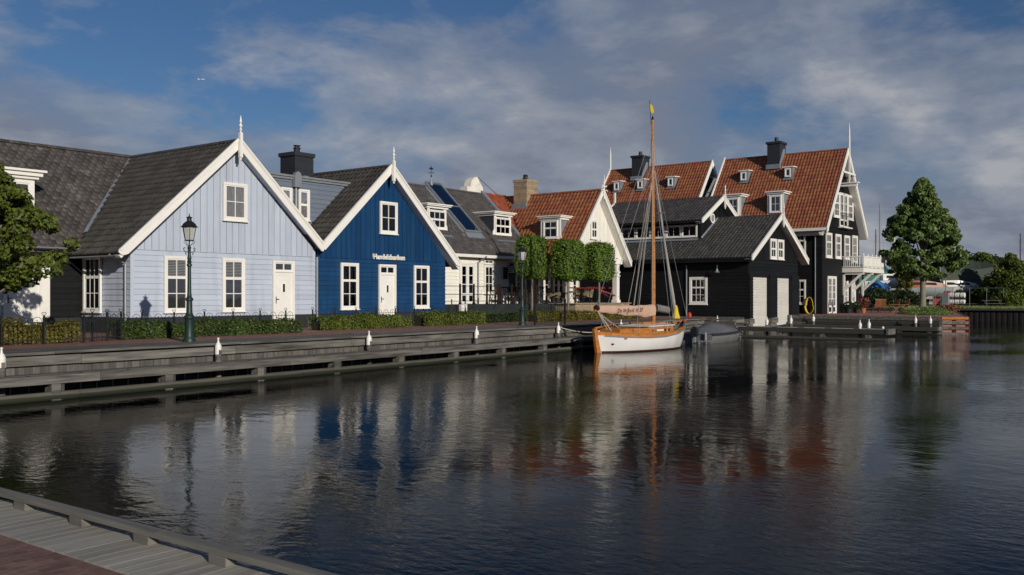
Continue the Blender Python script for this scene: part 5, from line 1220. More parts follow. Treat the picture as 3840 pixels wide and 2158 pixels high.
# ---------------------------------------------------------------- the shop terrace
def shop_terrace():
    TW = pmat('terrace_wall_dark', (.018, .021, .023), .8, .3, 1.5, .1)
    h = thing('terrace_wall', 'dark retaining wall of the raised shop terrace with white post feet', 'wall', (40, 30.6, 1.05))
    MB().box(34.6, 45.5, 30.6, 33.4, .9, 1.9).build('dark_wall', TW, h)
    MB().box(44.6, 50.6, 29.2, 33.2, .9, 1.88).build('brick_base', YBRICK, h)
    me = MB().box(0, .205, -.012, .0, 0, .055).mesh('brick', YBRICK); n = 0
    for r in range(13):
        for k in range(27):
            x = 44.62 + k * .22 + (.11 if r % 2 else 0)
            if x < 50.38: inst('brick', me, h, Matrix.Translation((x, 29.2, 1.06 + r * .063)))
    MB().box(44.5, 50.7, 29.1, 33.0, 1.88, 1.93).build('coping', YBRICK, h)
    MB().box(50.6, 53.6, 29.4, 33.0, .9, 1.25).build('lower_step', YBRICK, h)
    MB().box(36.15, 36.6, 30.45, 30.6, 1.55, 1.92).build('post_foot', WHITE, h)
    f = thing('terrace_fence', 'dark post and rail fence on the edge of the shop terrace', 'fence', (40, 30.7, 1.9))
    po = MB(); po.box(-.038, .038, -.038, .038, 0, .95); po.lathe([(.055, .95), (.055, .99), (.04, 1.0), (.05, 1.04), (.0, 1.07)], n=8); po.box(-.055, .055, -.055, .055, 0, .12); pm = po.mesh('post', pmat('brown_post', (.02, .008, .007), .5))
    for x in (36.34, 37.43, 38.5, 39.45, 39.63, 40.66, 41.86, 42.91, 43.94): inst('post', pm, f, Matrix.Translation((x, 30.7, 1.9)))
    q = MB(); q.tube([(34.6, 30.7, 2.84), (43.95, 30.7, 2.84)], .014, 6); q.tube([(34.6, 30.7, 2.42), (43.95, 30.7, 2.42)], .014, 6); q.build('rail', DARKMET, f)
    g = thing('red_railing', 'dark red hand rail with crossed iron bars around the porch terrace', 'railing', (46, 29.3, 1.93))
    y = 29.3
    MB().box(43.95, 47.0, y - .04, y + .04, 2.76, 2.83).build('hand_rail', REDWOOD, g)
    MB().bar((47.0, y, 2.79), (48.25, y, 2.3), .08, .07).build('hand_rail', REDWOOD, g)
    MB().box(48.6, 52.2, 31.0, 31.08, 2.78, 2.9).build('hand_rail', REDWOOD, g); MB().bar((49.2, 30.9, 2.85), (50.6, 30.0, 2.3), .08, .07).build('hand_rail', REDWOOD, g)
    for x in np.arange(44.0, 47.1, .75): MB().box(x - .015, x + .015, y - .015, y + .015, 1.93, 2.76).build('post', DARKMET, g)
    for x in np.arange(44.0, 46.9, .75):
        q = MB(); q.bar((x, y, 1.98), (x + .75, y, 2.72), .014, .014); q.bar((x, y, 2.72), (x + .75, y, 1.98), .014, .014); q.bar((x, y, 2.0), (x + .75, y, 2.0), .016, .016); q.build('cross_bar', DARKMET, g)
    for k in range(5):
        x = 47.1 + k * .25; MB().bar((x, y, 1.93), (x, y, 2.76 - .39 * (x - 47.0)), .014, .014).build('post', DARKMET, g)
    # hanging price sign
    s = thing('hanging_sign', 'small dark hanging sign with rows of white lettering on the cream shop wall', 'sign', (42.95, 33.3, 3.7))
    MB().box(42.9, 42.98, 32.75, 33.02, 3.3, 3.98).build('bracket', DARKMET, s)
    b = MB().box(42.95, 43.7, 32.72, 32.76, 3.62, 4.1).build('board', GREENMET, s)
    for r in range(4):
        q = MB()
        for k in range(6): q.box(43.0 + k * .12, 43.08 + k * .12, 32.712, 32.72, 3.67 + r * .105, 3.71 + r * .105)
        q.build('lettering_row', WHITE, b)
shop_terrace()
WOODF = pmat('dark_garden_wood', (.045, .03, .022), .6, .2)
CUSH = pmat('wicker_tan', (.20, .165, .10), .8, .2, 6)
def bench(label, x, y, z, rz, w=1.3):
    t = thing('garden_bench', label, 'bench', (x, y, z), rz, group='dark wooden terrace benches')
    for s in (-1, 1):
        for yy, hh in ((-.22, .62), (.22, .95)): MB().box(s * w / 2 - .03, s * w / 2 + .03, yy - .03, yy + .03, 0, hh).build('leg', WOODF, t, True)
        MB().box(s * w / 2 - .035, s * w / 2 + .035, -.27, .24, .60, .64).build('armrest', WOODF, t, True)
    for k in range(4): MB().box(-w / 2, w / 2, -.22 + k * .11, -.13 + k * .11, .42, .445).build('seat_slat', WOODF, t, True)
    for k in range(7): x0 = -w / 2 + .08 + k * (w - .16) / 6; MB().box(x0 - .02, x0 + .02, .2, .225, .5, .9).build('back_slat', WOODF, t, True)
    MB().box(-w / 2, w / 2, .19, .235, .88, .95).build('top_rail', WOODF, t, True)
bench('dark slatted bench on the shop terrace behind the street lamp', 42.0, 32.2, 1.9, 0, 1.2)
bench('dark slatted bench beside the high table on the shop terrace', 43.9, 32.4, 1.9, .2, 1.0)
def table(label, x, y, z, w, d, hh, mat=WOODF, nm='garden_table'):
    t = thing(nm, label, 'table', (x, y, z))
    MB().box(-w / 2, w / 2, -d / 2, d / 2, hh - .04, hh).build('top', mat, t, True)
    for sx in (-1, 1):
        for sy in (-1, 1): MB().box(sx * (w / 2 - .06) - .03, sx * (w / 2 - .06) + .03, sy * (d / 2 - .06) - .03, sy * (d / 2 - .06) + .03, 0, hh - .04).build('leg', mat, t, True)
    return t
table('high dark table on the shop terrace between the benches', 43.1, 31.4, 1.9, 1.1, .6, .82)
def armchair(label, x, y, z, rz):
    t = thing('wicker_chair', label, 'chair', (x, y, z), rz, group='tan wicker porch chairs')
    MB().box(-.3, .3, -.28, .28, .32, .42).build('seat', CUSH, t, True)
    MB().ext([(-.3, .24, .42), (.3, .24, .42), (.34, .34, .86), (-.34, .34, .86)], (0, .06, 0)).build('backrest', CUSH, t, True)
    for s in (-1, 1):
        MB().box(s * .31 - .03, s * .31 + .03, -.28, .26, .42, .62).build('armrest', CUSH, t, True)
        for yy in (-.25, .25): MB().tube([(s * .27, yy, 0), (s * .28, yy, .34)], .022, 6).build('leg', DARKMET, t, True)
for i, (x, y, rz, lab) in enumerate(((45.0, 30.9, .3, 'leftmost tan wicker chair behind the red railing'), (45.9, 30.6, 3.0, 'second tan wicker chair behind the red railing'), (46.9, 30.9, 3.3, 'third tan wicker chair behind the red railing'), (48.0, 30.7, 2.7, 'rightmost tan wicker chair by the red stair rail'))): armchair(lab, x, y, 1.93, rz)
t_ = table('small white-topped porch table among the wicker chairs', 46.4, 31.2, 1.93, .7, .7, .62, WHITE, 'porch_table')

# ---------------------------------------------------------------- the sailing boat
def interp(tab, s):
    for (a, va), (b, vb) in zip(tab[:-1], tab[1:]):
        if s <= b: k = (s - a) / (b - a); k = k * k * (3 - 2 * k) * .35 + k * .65; return va + (vb - va) * k
    return tab[-1][1]
def sailboat():
    t = thing('sailing_boat', 'white wooden sailing boat with varnished trim and furled tan sail moored at the quay', 'sailboat', (33.05, 20.62, 0), math.atan2(-.5, 6.5))
    L = 6.75
    hb = [(0, .04), (.08, .50), (.2, .86), (.35, 1.08), (.5, 1.16), (.65, 1.10), (.8, .84), (.9, .52), (.97, .2), (1, .03)]
    sh = [(0, .74), (.15, .66), (.35, .61), (.5, .62), (.65, .70), (.8, .83), (.92, .98), (1, 1.08)]
    S = np.linspace(0, 1, 29)
    def pt(s, k, side, ex=0.0):   # k 0 = sheer, 1 = below water
        z = interp(sh, s); zb = -.35; zz = z + (zb - z) * k; b = interp(hb, s)
        full = (1 - .30 * k ** 1.5 - .35 * k ** 4) if .1 < s < .92 else (1 - .55 * k)
        x = s * L; rk0, rk1 = .30, .62
        x = x + (1 - s) ** 6 * rk0 * k - s ** 8 * rk1 * k ** 1.2
        return (x, side * (b * full + ex), zz)
    K = np.linspace(0, 1, 9)
    for side, nm in ((-1, 'hull'), (1, 'hull')):
        MB().loft([[pt(s, k, side) for k in K] for s in S], closed=False).build(nm, HULLW, t, True, True)
    # boot stripe at the waterline
    bt = pmat('boot_top', (.05, .02, .014), .5)
    for side in (-1, 1):
        rows = []
        for s in S:
            z = interp(sh, s); k0 = (z - .07) / (z + .35); k1 = (z + .05) / (z + .35); rows.append([pt(s, k0, side, .006), pt(s, k1, side, .006)])
        MB().loft(rows, closed=False).build('boot_stripe', bt, t, True)
        MB().tube([pt(s, .02, side, .015) for s in S[1:-1]], .028, 6).build('rubbing_strake', LEAD, t, True)
        wl = []
        for s in S: x, y, z = pt(s, 0, side); wl.append([(x, y + side * .012, z), (x, y + side * .012, z + .12), (x, y - side * .04, z + .12), (x, y - side * .04, z)])
        MB().loft(wl).build('bulwark', VARN, t, True)
        MB().loft([[(p[0], p[1] + side * .03, p[2] + .122), (p[0], p[1] + side * .03, p[2] + .15), (p[0], p[1] - side * .06, p[2] + .15), (p[0], p[1] - side * .06, p[2] + .122)] for p in (pt(s, 0, side) for s in S)]).build('cap_rail', VARN, t, True)
    dk = [pt(s, 0, -1) for s in S[1:-1]] + [pt(s, 0, 1) for s in S[1:-1]][::-1]
    rows = [[(pt(s, 0, -1)[0], pt(s, 0, -1)[1] + .03, interp(sh, s) + .02), (s * L, 0, interp(sh, s) + .06), (pt(s, 0, 1)[0], pt(s, 0, 1)[1] - .03, interp(sh, s) + .02)] for s in S[1:-1]]
    MB().loft(rows, closed=False).build('deck', pmat('grey_deck', (.16, .17, .17), .7, .1), t, True)
    # stern post and rudder
    MB().ext([(-.22, -.06, 1.0), (-.02, -.06, 1.0), (.34, -.06, -.4), (.06, -.06, -.4)], (0, .12, 0)).build('rudder', VARN, t, True)
    MB().ext([(.02, -.07, .92), (.14, -.07, .92), (.46, -.07, -.4), (.34, -.07, -.4)], (0, .14, 0)).build('stern_post', HULLW, t, True)
    MB().tube([(-.1, 0, 1.02), (.5, 0, 1.08), (1.2, 0, 1.16)], [.04, .035, .025], 8).build('tiller', VARN, t, True)
    MB().ext([(L - .15, -.05, .95), (L + .06, -.05, 1.25), (L + .16, -.05, 1.25), (L - .02, -.05, .8), (L - .5, -.05, 0), (L - .62, -.05, 0)], (0, .1, 0)).build('stem_post', VARN, t, True)
    MB().tube([(L - .3, 0, 1.14), (L + .42, .02, 1.24)], [.045, .03], 8).build('bowsprit', VARN, t, True)
    # cockpit coaming and cabin
    def coam(x0, x1, w0, w1, z0, z1, nm, mat):
        for s in (-1, 1): MB().ext([(x0, s * w0, z0), (x1, s * w1, z0), (x1, s * w1, z1), (x0, s * w0, z1)], (0, -s * .03, 0)).build(nm, mat, t, True)
    coam(.9, 2.75, .55, .78, .62, .98, 'cockpit_coaming', VARN)
    MB().box(.88, .93, -.55, .55, .62, 1.0).build('cockpit_coaming', VARN, t, True)
    MB().box(.95, 2.7, -.5, .5, .40, .45).build('cockpit_sole', VARN, t, True)
    for s in (-1, 1): MB().box(1.0, 2.7, s * .62 - .14, s * .62 + .14, .55, .62).build('cockpit_seat', VARN, t, True)
    MB().box(1.75, 1.8, -.5, .5, .45, 1.0).build('thwart', VARN, t, True)
    MB().ext([(2.75, -.80, .62), (4.95, -.62, .70), (4.95, -.58, 1.04), (2.75, -.74, 1.02)], (0, .04, 0)).build('cabin_side', VARN, t, True)
    MB().ext([(2.75, .80, .62), (4.95, .62, .70), (4.95, .58, 1.04), (2.75, .74, 1.02)], (0, -.04, 0)).build('cabin_side', VARN, t, True)
    MB().box(2.72, 2.77, -.74, .74, .6, 1.04).build('cabin_bulkhead', VARN, t, True); MB().ext([(4.95, -.6, .68), (4.95, .6, .68), (5.0, .55, 1.02), (5.0, -.55, 1.02)], (-.05, 0, 0)).build('cabin_front', VARN, t, True)
    MB().loft([[(2.68, -.80, 1.02), (2.68, -.8, 1.06), (2.68, 0, 1.14), (2.68, .8, 1.06), (2.68, .8, 1.02)], [(5.02, -.63, 1.04), (5.02, -.63, 1.08), (5.02, 0, 1.15), (5.02, .63, 1.08), (5.02, .63, 1.04)]]).build('cabin_roof', HULLW, t, True)
    MB().box(3.0, 3.9, -.3, .3, 1.12, 1.22).build('hatch', VARN, t, True)
    MB().box(4.4, 4.95, -.2, .2, 1.12, 1.2).build('hatch', VARN, t, True)
    for x in (3.05, 4.15, 4.5):
        q = MB(); yy = -.80 + (x - 2.75) / 2.2 * .18; q.tube([(x, yy - .012, .86), (x, yy + .03, .86)], .055, 10); q.build('porthole', DARKIN, t, True)
    yy = -.785; MB().ext([(3.3, -.79, .82), (3.95, -.735, .82), (3.95, -.735, .90), (3.3, -.79, .90)], (0, .01, 0)).build('name_board', HULLW, t, True)
    q = MB(); q.tube([(.55, -.38, .36), (.55, -.485, .36)], .03, 8); q.build('hull_fitting', DARKMET, t, True)
    # mast, boom and sail cover
    mx, mt = 4.25, 10.35
    MB().tube([(mx, 0, .9), (mx, 0, 4), (mx - .03, 0, 7.5), (mx - .06, 0, 10.2)], [.098, .092, .075, .045], 12).build('mast', VARN, t, True, True)
    MB().lathe([(.055, 0), (.06, .05), (.03, .12), (0, .2)], (mx - .06, 0, 10.15), 8).build('mast_truck', DARKMET, t, True)
    q = MB(); q.tube([(mx - .18, 0, 9.9), (mx - .3, 0, 10.98)], .012, 6); q.build('pennant_staff', DARKMET, t, True)
    q = MB(); q.add([(mx - .28, 0, 10.85), (mx - .13, -.06, 10.72), (mx - .02, -.05, 10.48), (mx - .1, .0, 10.42), (mx - .24, .02, 10.55)], [(0, 1, 2, 3, 4)]); q.build('yellow_pennant', YELLOW, t, True)
    rings = []; X0, X1 = -.02, mx - .02
    for i, k in enumerate(np.linspace(0, 1, 25)):
        x = X0 + (X1 - X0) * k; ztop = 1.965 - .03 * math.sin(math.pi * k); hgt = .26 + .30 * k ** .8 + .02 * math.sin(17 * k); wy = .10 + .055 * k; ring = []
        for j in range(14):
            a = 2 * math.pi * j / 14; cy = math.cos(a); sz = math.sin(a)
            yy = wy * (abs(cy) ** .55) * (1 if cy > 0 else -1) + .012 * math.sin(23 * k + 3 * j); ring.append((x, yy, ztop - hgt / 2 + hgt / 2 * sz + .010 * math.sin(31 * k + j)))
        rings.append(ring)
    cov = MB().loft(rings).build('sail_cover', CANVAS, t, True, True)
    MB().tube([(X0 - .02, 0, 1.84), (X0 + .1, 0, 1.84)], .13, 10).build('boom_end', pmat('dark_brown_canvas', (.03, .015, .012), .8), t, True)
    MB().tube([(X0 - .1, 0, 1.74), (X1, 0, 1.50)], .05, 8).build('boom', VARN, t, True)
    tx = text_mesh('cover_lettering', 'De Vrijheid  H 37', .26, .002, .0, pmat('brown_lettering', (.13, .07, .055), .8), .25); tx.location = (1.28, -.172, 1.64); tx.rotation_euler = (R(90), R(-.5), 0); attach(tx, cov, True); tx['label'] = 'brown italic words De Vrijheid H 37'
    # standing and running rigging, each a line of its own
    def ln(nm, p, q, r=.010, mat=WIRE, sag=0.0):
        p = Vector(p); q = Vector(q); n = 1 if sag == 0 else 8
        MB().tube([p.lerp(q, i / n) + Vector((0, 0, -sag * 4 * (i / n) * (1 - i / n))) for i in range(n + 1)], r, 5).build(nm, mat, t, True)
    top = Vector((mx, 0, 8.1))
    for s in (-1, 1):
        ln('shroud', top, (mx - .25, s * 1.08, .85)); ln('shroud', top, (mx + .15, s * 1.08, .88)); ln('runner', (mx, 0, 8.5), (1.5, s * .95, .8))
        ln('shroud', (mx - .05, 0, 9.8), (mx - .05, s * 1.1, .87), .008)
    MB().bar((mx, -.62, 6.0), (mx, .62, 6.0), .03, .04).build('spreader', VARN, t, True)
    ln('forestay', (mx, 0, 8.3), (L + .38, 0, 1.24)); ln('topping_lift', (mx - .05, 0, 9.7), (.0, 0, 1.9), .008)
    for k, x in enumerate((2.1, 2.55, 2.95)): ln('lazy_jack', (mx - .05, 0, 7.6), (x, -.12, 1.95), .010, ROPE)
    ln('halyard', (mx - .13, -.03, 9.2), (mx - .16, -.06, 1.5), .012, ROPE); ln('halyard', (mx + .12, .03, 9.2), (mx + .14, .05, 1.0), .012, ROPE)
    MB().tube([(mx + .1, 0, 7.9), (5.2, 0, 4.6), (5.85, 0, 2.4), (6.1, 0, 1.5)], [.025, .055, .075, .07], 8).build('furled_jib', pmat('grey_sailcloth', (.33, .31, .29), .85), t, True)
    q = MB(); q.lathe([(.04, .62), (.09, .5), (.12, .3), (.18, .1), (.20, .02), (.16, 0)], (6.05, -.05, 1.30), 9); q.build('yellow_sail_bag', YELLOW, t, True)
    q = MB(); q.loft([[(mx + .25 + x, w * math.cos(a), 1.82 - .12 * x + .16 * math.sin(a)) for a in np.linspace(0, 2 * math.pi, 8, endpoint=False)] for x, w in ((0, .1), (.5, .12), (1.0, .1))]); q.build('jib_bag', pmat('grey_canvas', (.2, .19, .18), .85), t, True)
    # mainsheet tackle at the stern
    for y0, x1 in ((-.05, 1.35), (0, 1.4), (.05, 1.3)): ln('mainsheet', (.02, y0, 1.7), (x1, y0 * 3, 1.02), .010, ROPE)
    ln('mainsheet', (.05, -.03, 1.7), (.55, -.15, .95), .02, ROPE); ln('mainsheet', (.15, .03, 1.7), (.75, -.2, .9), .03, ROPE)
    for p in ((.35, -.03, 1.52), (1.32, -.05, 1.06)):
        q = MB().loft([[(p[0] + .06 * dx, p[1] + .035 * math.cos(a), p[2] + .05 * math.sin(a) - .06 * dx) for a in np.linspace(0, 2 * math.pi, 8, endpoint=False)] for dx in (-1, 1)]); q.build('block', VARN, t, True)
    for x in (1.6, 2.7, 4.0): q = MB(); q.tube([(x, -.95 - .1 * math.sin(x), .8), (x, -.95 - .1 * math.sin(x), 1.25)], .012, 5); q.build('stanchion', WIRE, t, True)
    ln('life_line', (1.6, -1.05, 1.2), (4.0, -1.03, 1.2), .006, WIRE)
    q = MB(); q.tube([(5.3, -.3, .85), (5.3, -.3, 1.2)], .03, 6); q.lathe([(.05, 0), (.08, .1), (.05, .2)], (5.55, -.2, .92), 8); q.build('anchor_winch', DARKMET, t, True)
    MB().box(5.15, 5.4, -.2, .22, .9, 1.12).build('fore_hatch', VARN, t, True)
sailboat()
rp = MB(); P, Q = Vector((33.45, quay_y(33.45) + .6, 1.02)), Vector((33.55, 20.95, .98))
rp.tube([Vector((33.45, 22.68, 1.0)).lerp(Vector((35.0, 21.3, .82)), k / 10) + Vector((0, 0, -.12 * 4 * (k / 10) * (1 - k / 10))) for k in range(11)], .02, 6)
tag(rp.build('mooring_rope', ROPE), 'pale mooring rope from the quay bollard to the sailboat stern', 'rope')

def covered_boat():
    t = thing('covered_motorboat', 'small motorboat under a dark grey tarpaulin with an outboard at its stern', 'motorboat', (42.95, 21.0, 0), .055)
    L = 5.1
    hb = [(0, .86), (.25, 1.0), (.5, 1.02), (.75, .86), (.9, .5), (1, .06)]; S = np.linspace(0, 1, 21)
    hull = pmat('grey_hull', (.16, .165, .165), .5, .1)
    K = np.linspace(0, 1, 6)
    MB().loft([[(s * L - s ** 6 * .5 * k, -interp(hb, s) * (1 - .35 * k * k), .42 + .12 * s ** 2 + (-.65) * k) for k in K] + [(s * L - s ** 6 * .5 * k, interp(hb, s) * (1 - .35 * k * k), .42 + .12 * s ** 2 + (-.65) * k) for k in K[::-1]] for s in S]).build('hull', hull, t, True, True)
    for s_ in (-1, 1): MB().tube([(s * L, s_ * interp(hb, s), .43 + .12 * s ** 2) for s in S], .07, 8).build('rubber_fender', PLINTH, t, True, True)
    rows = []
    for s in S:
        zr = .46 + .12 * s * s + .50 * math.sin(math.pi * min(1, s * 1.05)) ** .8 * (1 - .15 * s) * (1.1 if .3 < s < .5 else 1)
        b = interp(hb, s); row = []
        for j in np.linspace(-1, 1, 13): row.append((s * L + .05 * (s > .95), j * (b + .05), .40 + .12 * s * s + (zr - .40 - .12 * s * s) * (1 - abs(j) ** 1.6) + .015 * math.sin(9 * s + 4 * j)))
        rows.append(row)
    MB().loft(rows, closed=False).build('tarpaulin', GTARP, t, True, True)
    q = MB(); q.box(-.32, -.05, -.16, .16, .35, .72); q.box(-.26, -.1, -.1, .1, .7, .82); q.build('outboard_motor', DARKMET, t, True)
    q = MB(); q.box(-.26, -.12, -.05, .05, -.4, .36); q.build('outboard_leg', ZINC, t, True)
    q = MB(); q.bar((-.5, -.75, .13), (.05, -.75, .13), .05, .03); q.bar((-.5, -.35, .13), (.05, -.35, .13), .05, .03); q.bar((-.5, -.8, .13), (-.5, -.3, .13), .05, .03)
    for y in (-.75, -.38): q.bar((-.5, y, .13), (-.5, y, -.2), .04, .04)
    q.tube([(-.1, -.55, .15), (-.1, -.55, .55)], .05, 6); q.build('bathing_ladder', pmat('bright_steel', (.6, .6, .6), .3, metal=.6), t, True)
covered_boat()
# ---------------------------------------------------------------- small things on the right terrace
TEAK = pmat('teak', (.20, .075, .028), .6, .2)
def hose():
    t = thing('garden_hose', 'coiled yellow garden hose hanging on the black side wall', 'hose', (66.3, 23.6, 1.1))
    for k in range(4):
        r = .27 + .02 * k; MB().tube([(66.34 - .03 * k, 23.62 + (r) * math.cos(a) * (1 if math.sin(a) < 0 else .8), 1.66 + (.56 + .01 * k) * math.sin(a)) for a in np.linspace(0, 2 * math.pi, 25)], .022, 6, cap=False).build('hose_coil', YELLOW, t)
hose()
rc = MB().lathe([(.12, 0), (.13, .02), (.12, .22), (.06, .26), (.06, .3)], (52.7, 26.2, 1.05), 10).build('red_can', pmat('red_plastic', (.45, .03, .015), .4))
tag(rc, 'small red can standing by the black boathouse wall', 'can')
def teak_chair(label, x, y, rz):
    t = thing('teak_chair', label, 'chair', (x, y, 1.06), rz, group='teak folding chairs on the terrace')
    for k in range(5): MB().box(-.24, .24, -.24 + k * .1, -.16 + k * .1, .43, .45).build('seat_slat', TEAK, t, True)
    for k in range(5): MB().ext([(-.22 + k * .092, .22, .46), (-.15 + k * .092, .22, .46), (-.15 + k * .092, .36, 1.02), (-.22 + k * .092, .36, 1.02)], (0, .02, 0)).build('back_slat', TEAK, t, True)
    MB().box(-.26, .26, .33, .38, .98, 1.05).build('top_rail', TEAK, t, True)
    for s in (-1, 1):
        MB().bar((s * .25, -.28, 0), (s * .25, .25, .5), .03, .045).build('leg', TEAK, t, True); MB().bar((s * .25, .32, 0), (s * .25, -.22, .46), .03, .045).build('leg', TEAK, t, True); MB().box(s * .26 - .03, s * .26 + .03, -.25, .28, .62, .65).build('armrest', TEAK, t, True)
teak_chair('leftmost teak chair on the terrace, back to the water', 73.1, 21.0, 2.4)
teak_chair('second teak chair, right behind the leftmost one', 73.5, 20.7, 2.1)
teak_chair('third teak chair facing the camera beside the tree', 73.9, 19.9, -2.3)
teak_chair('rightmost teak chair nearest the tree trunk', 74.2, 19.3, 3.9)
def garden_pots():
    t = thing('flower_pot', 'orange clay pot with pink flowers before the ground floor windows', 'flower pot', (72.0, 21.6, 1.06))
    MB().lathe([(.14, 0), (.2, .3), (.22, .3), (.22, .36), (.17, .36)], n=12).build('pot', pmat('terracotta', (.42, .13, .05), .8, .15), t, True)
    P = RNG.normal(0, 1, (500, 3)); P /= np.linalg.norm(P, axis=1, keepdims=True); P = P * .36 + [0, 0, .65]
    leaf_cloud(P, .10, LEAF, 'leaves', t, local=True); leaf_cloud(P[:160] * 1.04 + [-.05, -.02, .08], .10, pmat('pink_petals', (.45, .03, .10), .6, .2, rnd=.4), 'blossom', t, local=True)
    for i, (x, y, lab) in enumerate(((71.2, 21.8, 'dark planter with trailing leaves left of the orange pot'), (70.5, 22.2, 'dark leafy planter beside the garden door'))):
        t = thing('planter', lab, 'planter', (x, y, 1.06)); MB().lathe([(.16, 0), (.22, .32), (.24, .34), (.2, .36)], n=10).build('pot', PLINTH, t, True)
        leaf_cloud(P * [1, 1, .8] + [0, 0, .05], .11, LEAFD, 'leaves', t, local=True)
    t = thing('garden_statue', 'small grey heron statue at the corner of the tall house', 'statue', (67.45, 22.35, 1.06))
    MB().tube([(0, 0, 0), (.0, 0, .45), (.03, 0, .62), (0, 0, .85), (.05, 0, 1.02), (.13, 0, 1.05)], [.05, .03, .10, .07, .045, .015], 8).build('body', ZINC, t, True, True)
    MB().lathe([(.14, 0), (.14, .05), (.1, .06)], n=10).build('base', ZINC, t, True)
garden_pots()
def tree_bed():
    n = 8000; a = RNG.uniform(0, 2 * math.pi, n); r = RNG.uniform(0, 1, n) ** .5
    A_, B_ = r * np.cos(a) * 6.3, r * np.sin(a) * 1.9; X = 73.3 + .97 * A_ + .24 * B_; Y = 17.5 + .24 * A_ - .97 * B_; Z = 1.08 + .42 * (1 - r ** 2.5) * RNG.uniform(.5, 1.1, n)
    t = thing('ground_cover', 'low bright green ground cover around the terrace tree', 'plants', (73.3, 17.5, 1.06)); leaf_cloud(np.stack([X, Y, Z], 1), .14, LEAFB, 'leaves', t)
    m = 500; X = RNG.normal(76.5, .8, m); Y = RNG.normal(16.8, .4, m); leaf_cloud(np.stack([X, Y, 1.2 + RNG.uniform(0, .45, m)], 1), .14, pmat('rusty_leaf', (.16, .05, .02), .7, .2, rnd=.4), 'rusty_flowers', t)
tree_bed()

# ---------------------------------------------------------------- far bank: boatyard, lawn, trees
def yard_boat(label, x, y, z, L, bm, rz, hullc, topc, deckc, cabin=True, keelc=(.2, .03, .02), seed=0):
    t = thing('stored_boat', label, 'boat', (x, y, z), rz, group='boats stored ashore in the boatyard')
    hb = [(0, .75), (.3, .95), (.55, 1.0), (.8, .72), (.93, .35), (1, .03)]; S = np.linspace(0, 1, 13); K = np.linspace(0, 1, 6)
    hm = pmat('yard_hull', hullc, .35, .05)
    MB().loft([[(s * L - s ** 6 * .8 * k, -interp(hb, s) * bm / 2 * (1 - .8 * k ** 2.2), 2.0 + .25 * s - 1.15 * k) for k in K] + [(s * L - s ** 6 * .8 * k, interp(hb, s) * bm / 2 * (1 - .8 * k ** 2.2), 2.0 + .25 * s - 1.15 * k) for k in K[::-1]] for s in S]).build('hull', hm, t, True, True)
    MB().ext([(L * .3, -.12, .9), (L * .7, -.12, .9), (L * .62, -.12, .2), (L * .35, -.12, .2)], (0, .24, 0)).build('keel', pmat('antifoul', keelc, .7), t, True)
    if cabin:
        q = MB(); q.loft([[(L * a, -bm * w, 2.1), (L * a, -bm * w * .85, 2.1 + hh), (L * a, bm * w * .85, 2.1 + hh), (L * a, bm * w, 2.1)] for a, w, hh in ((.25, .3, .75), (.45, .33, .8), (.7, .25, .45), (.78, .18, .1))]); q.build('cabin', pmat('yard_cabin', topc, .4), t, True)
        MB().ext([(L * .3, -bm * .31, 2.4), (L * .62, -bm * .285, 2.38), (L * .6, -bm * .27, 2.62), (L * .3, -bm * .275, 2.68)], (0, -.03, 0)).build('cabin_window', DARKIN, t, True)
    for a in (.3, .65):
        for s in (-1, 1): MB().bar((L * a, s * bm * .45, 0), (L * a, s * bm * .36, 1.5), .06, .06).build('stand', DARKMET, t, True)
def WP(u, d):
    t = (u - 1920) / 3550; c_, s_ = math.cos(R(37.05)), math.sin(R(37.05)); return (d * (c_ + s_ * t), d * (s_ - c_ * t))
def zat(v, d): return CAMZ - (v - 1110) / 3550 * d
ZB = 1.15
x, y = WP(3235, 112); yard_boat('white cabin boat stored ashore left of the blue tarpaulin', x, y, ZB + .9, 8.5, 2.8, R(-60), (.7, .68, .66), (.8, .78, .75), (.6, .6, .6))
x, y = WP(3330, 104); yard_boat('blue covered sailboat hull stored ashore behind the terrace chairs', x, y, ZB, 8.0, 2.4, R(-60), (.33, .36, .38), (.26, .08, .02), (.2, .1, .05))
x, y = WP(3462, 104); yard_boat('white and navy sailboat on stands behind the terrace tree trunk', x, y, ZB, 7.6, 2.7, R(-58), (.55, .53, .48), (.72, .70, .66), (.5, .5, .5))
x, y = WP(3410, 118); yard_boat('pale hull with orange bottom half hidden by the small green shrub', x, y, ZB, 8.0, 2.6, R(-60), (.5, .48, .45), (.6, .6, .6), (.5, .5, .5), keelc=(.4, .06, .02))
def tarp(label, u, d, w, z0, z1, col, nm='tarpaulin_tent', depth=3.0):
    x, y = WP(u, d); t = thing(nm, label, 'tarpaulin', (x, y, z0), R(-53)); m = pmat('tarp_cloth', col, .7, .15, 2, .05, .2, 8); H = z1 - z0
    rings = [[(-w / 2 + w * k, -depth / 2, 0), (-w / 2 + w * k, -depth * .42, H * (.72 + .06 * math.sin(7 * k))), (-w / 2 + w * k, 0, H * (1 - .07 * math.sin(9 * k))), (-w / 2 + w * k, depth * .42, H * .75), (-w / 2 + w * k, depth / 2, 0)] for k in np.linspace(0, 1, 9)]
    MB().loft(rings, closed=True).build('cloth', m, t, True)
    for sx in (-1, 1): MB().tube([(sx * w / 2, -depth / 2, -z0 + ZB), (sx * w / 2, -depth / 2, H * .8)], .05, 6).build('pole', ZINC, t, True)
tarp('bright blue tarpaulin over a boat bow in the boatyard', 3290, 103, 1.9, 1.2, 3.9, (.03, .13, .33), depth=2.2)
tarp('sea-green tarpaulin behind the white balcony brackets', 3245, 118, 5.0, 3.0, 6.2, (.01, .16, .12))
tarp('grey-green shelter tarpaulin on poles right of the terrace tree', 3600, 106, 6.2, 3.3, 6.3, (.035, .046, .032), depth=4)
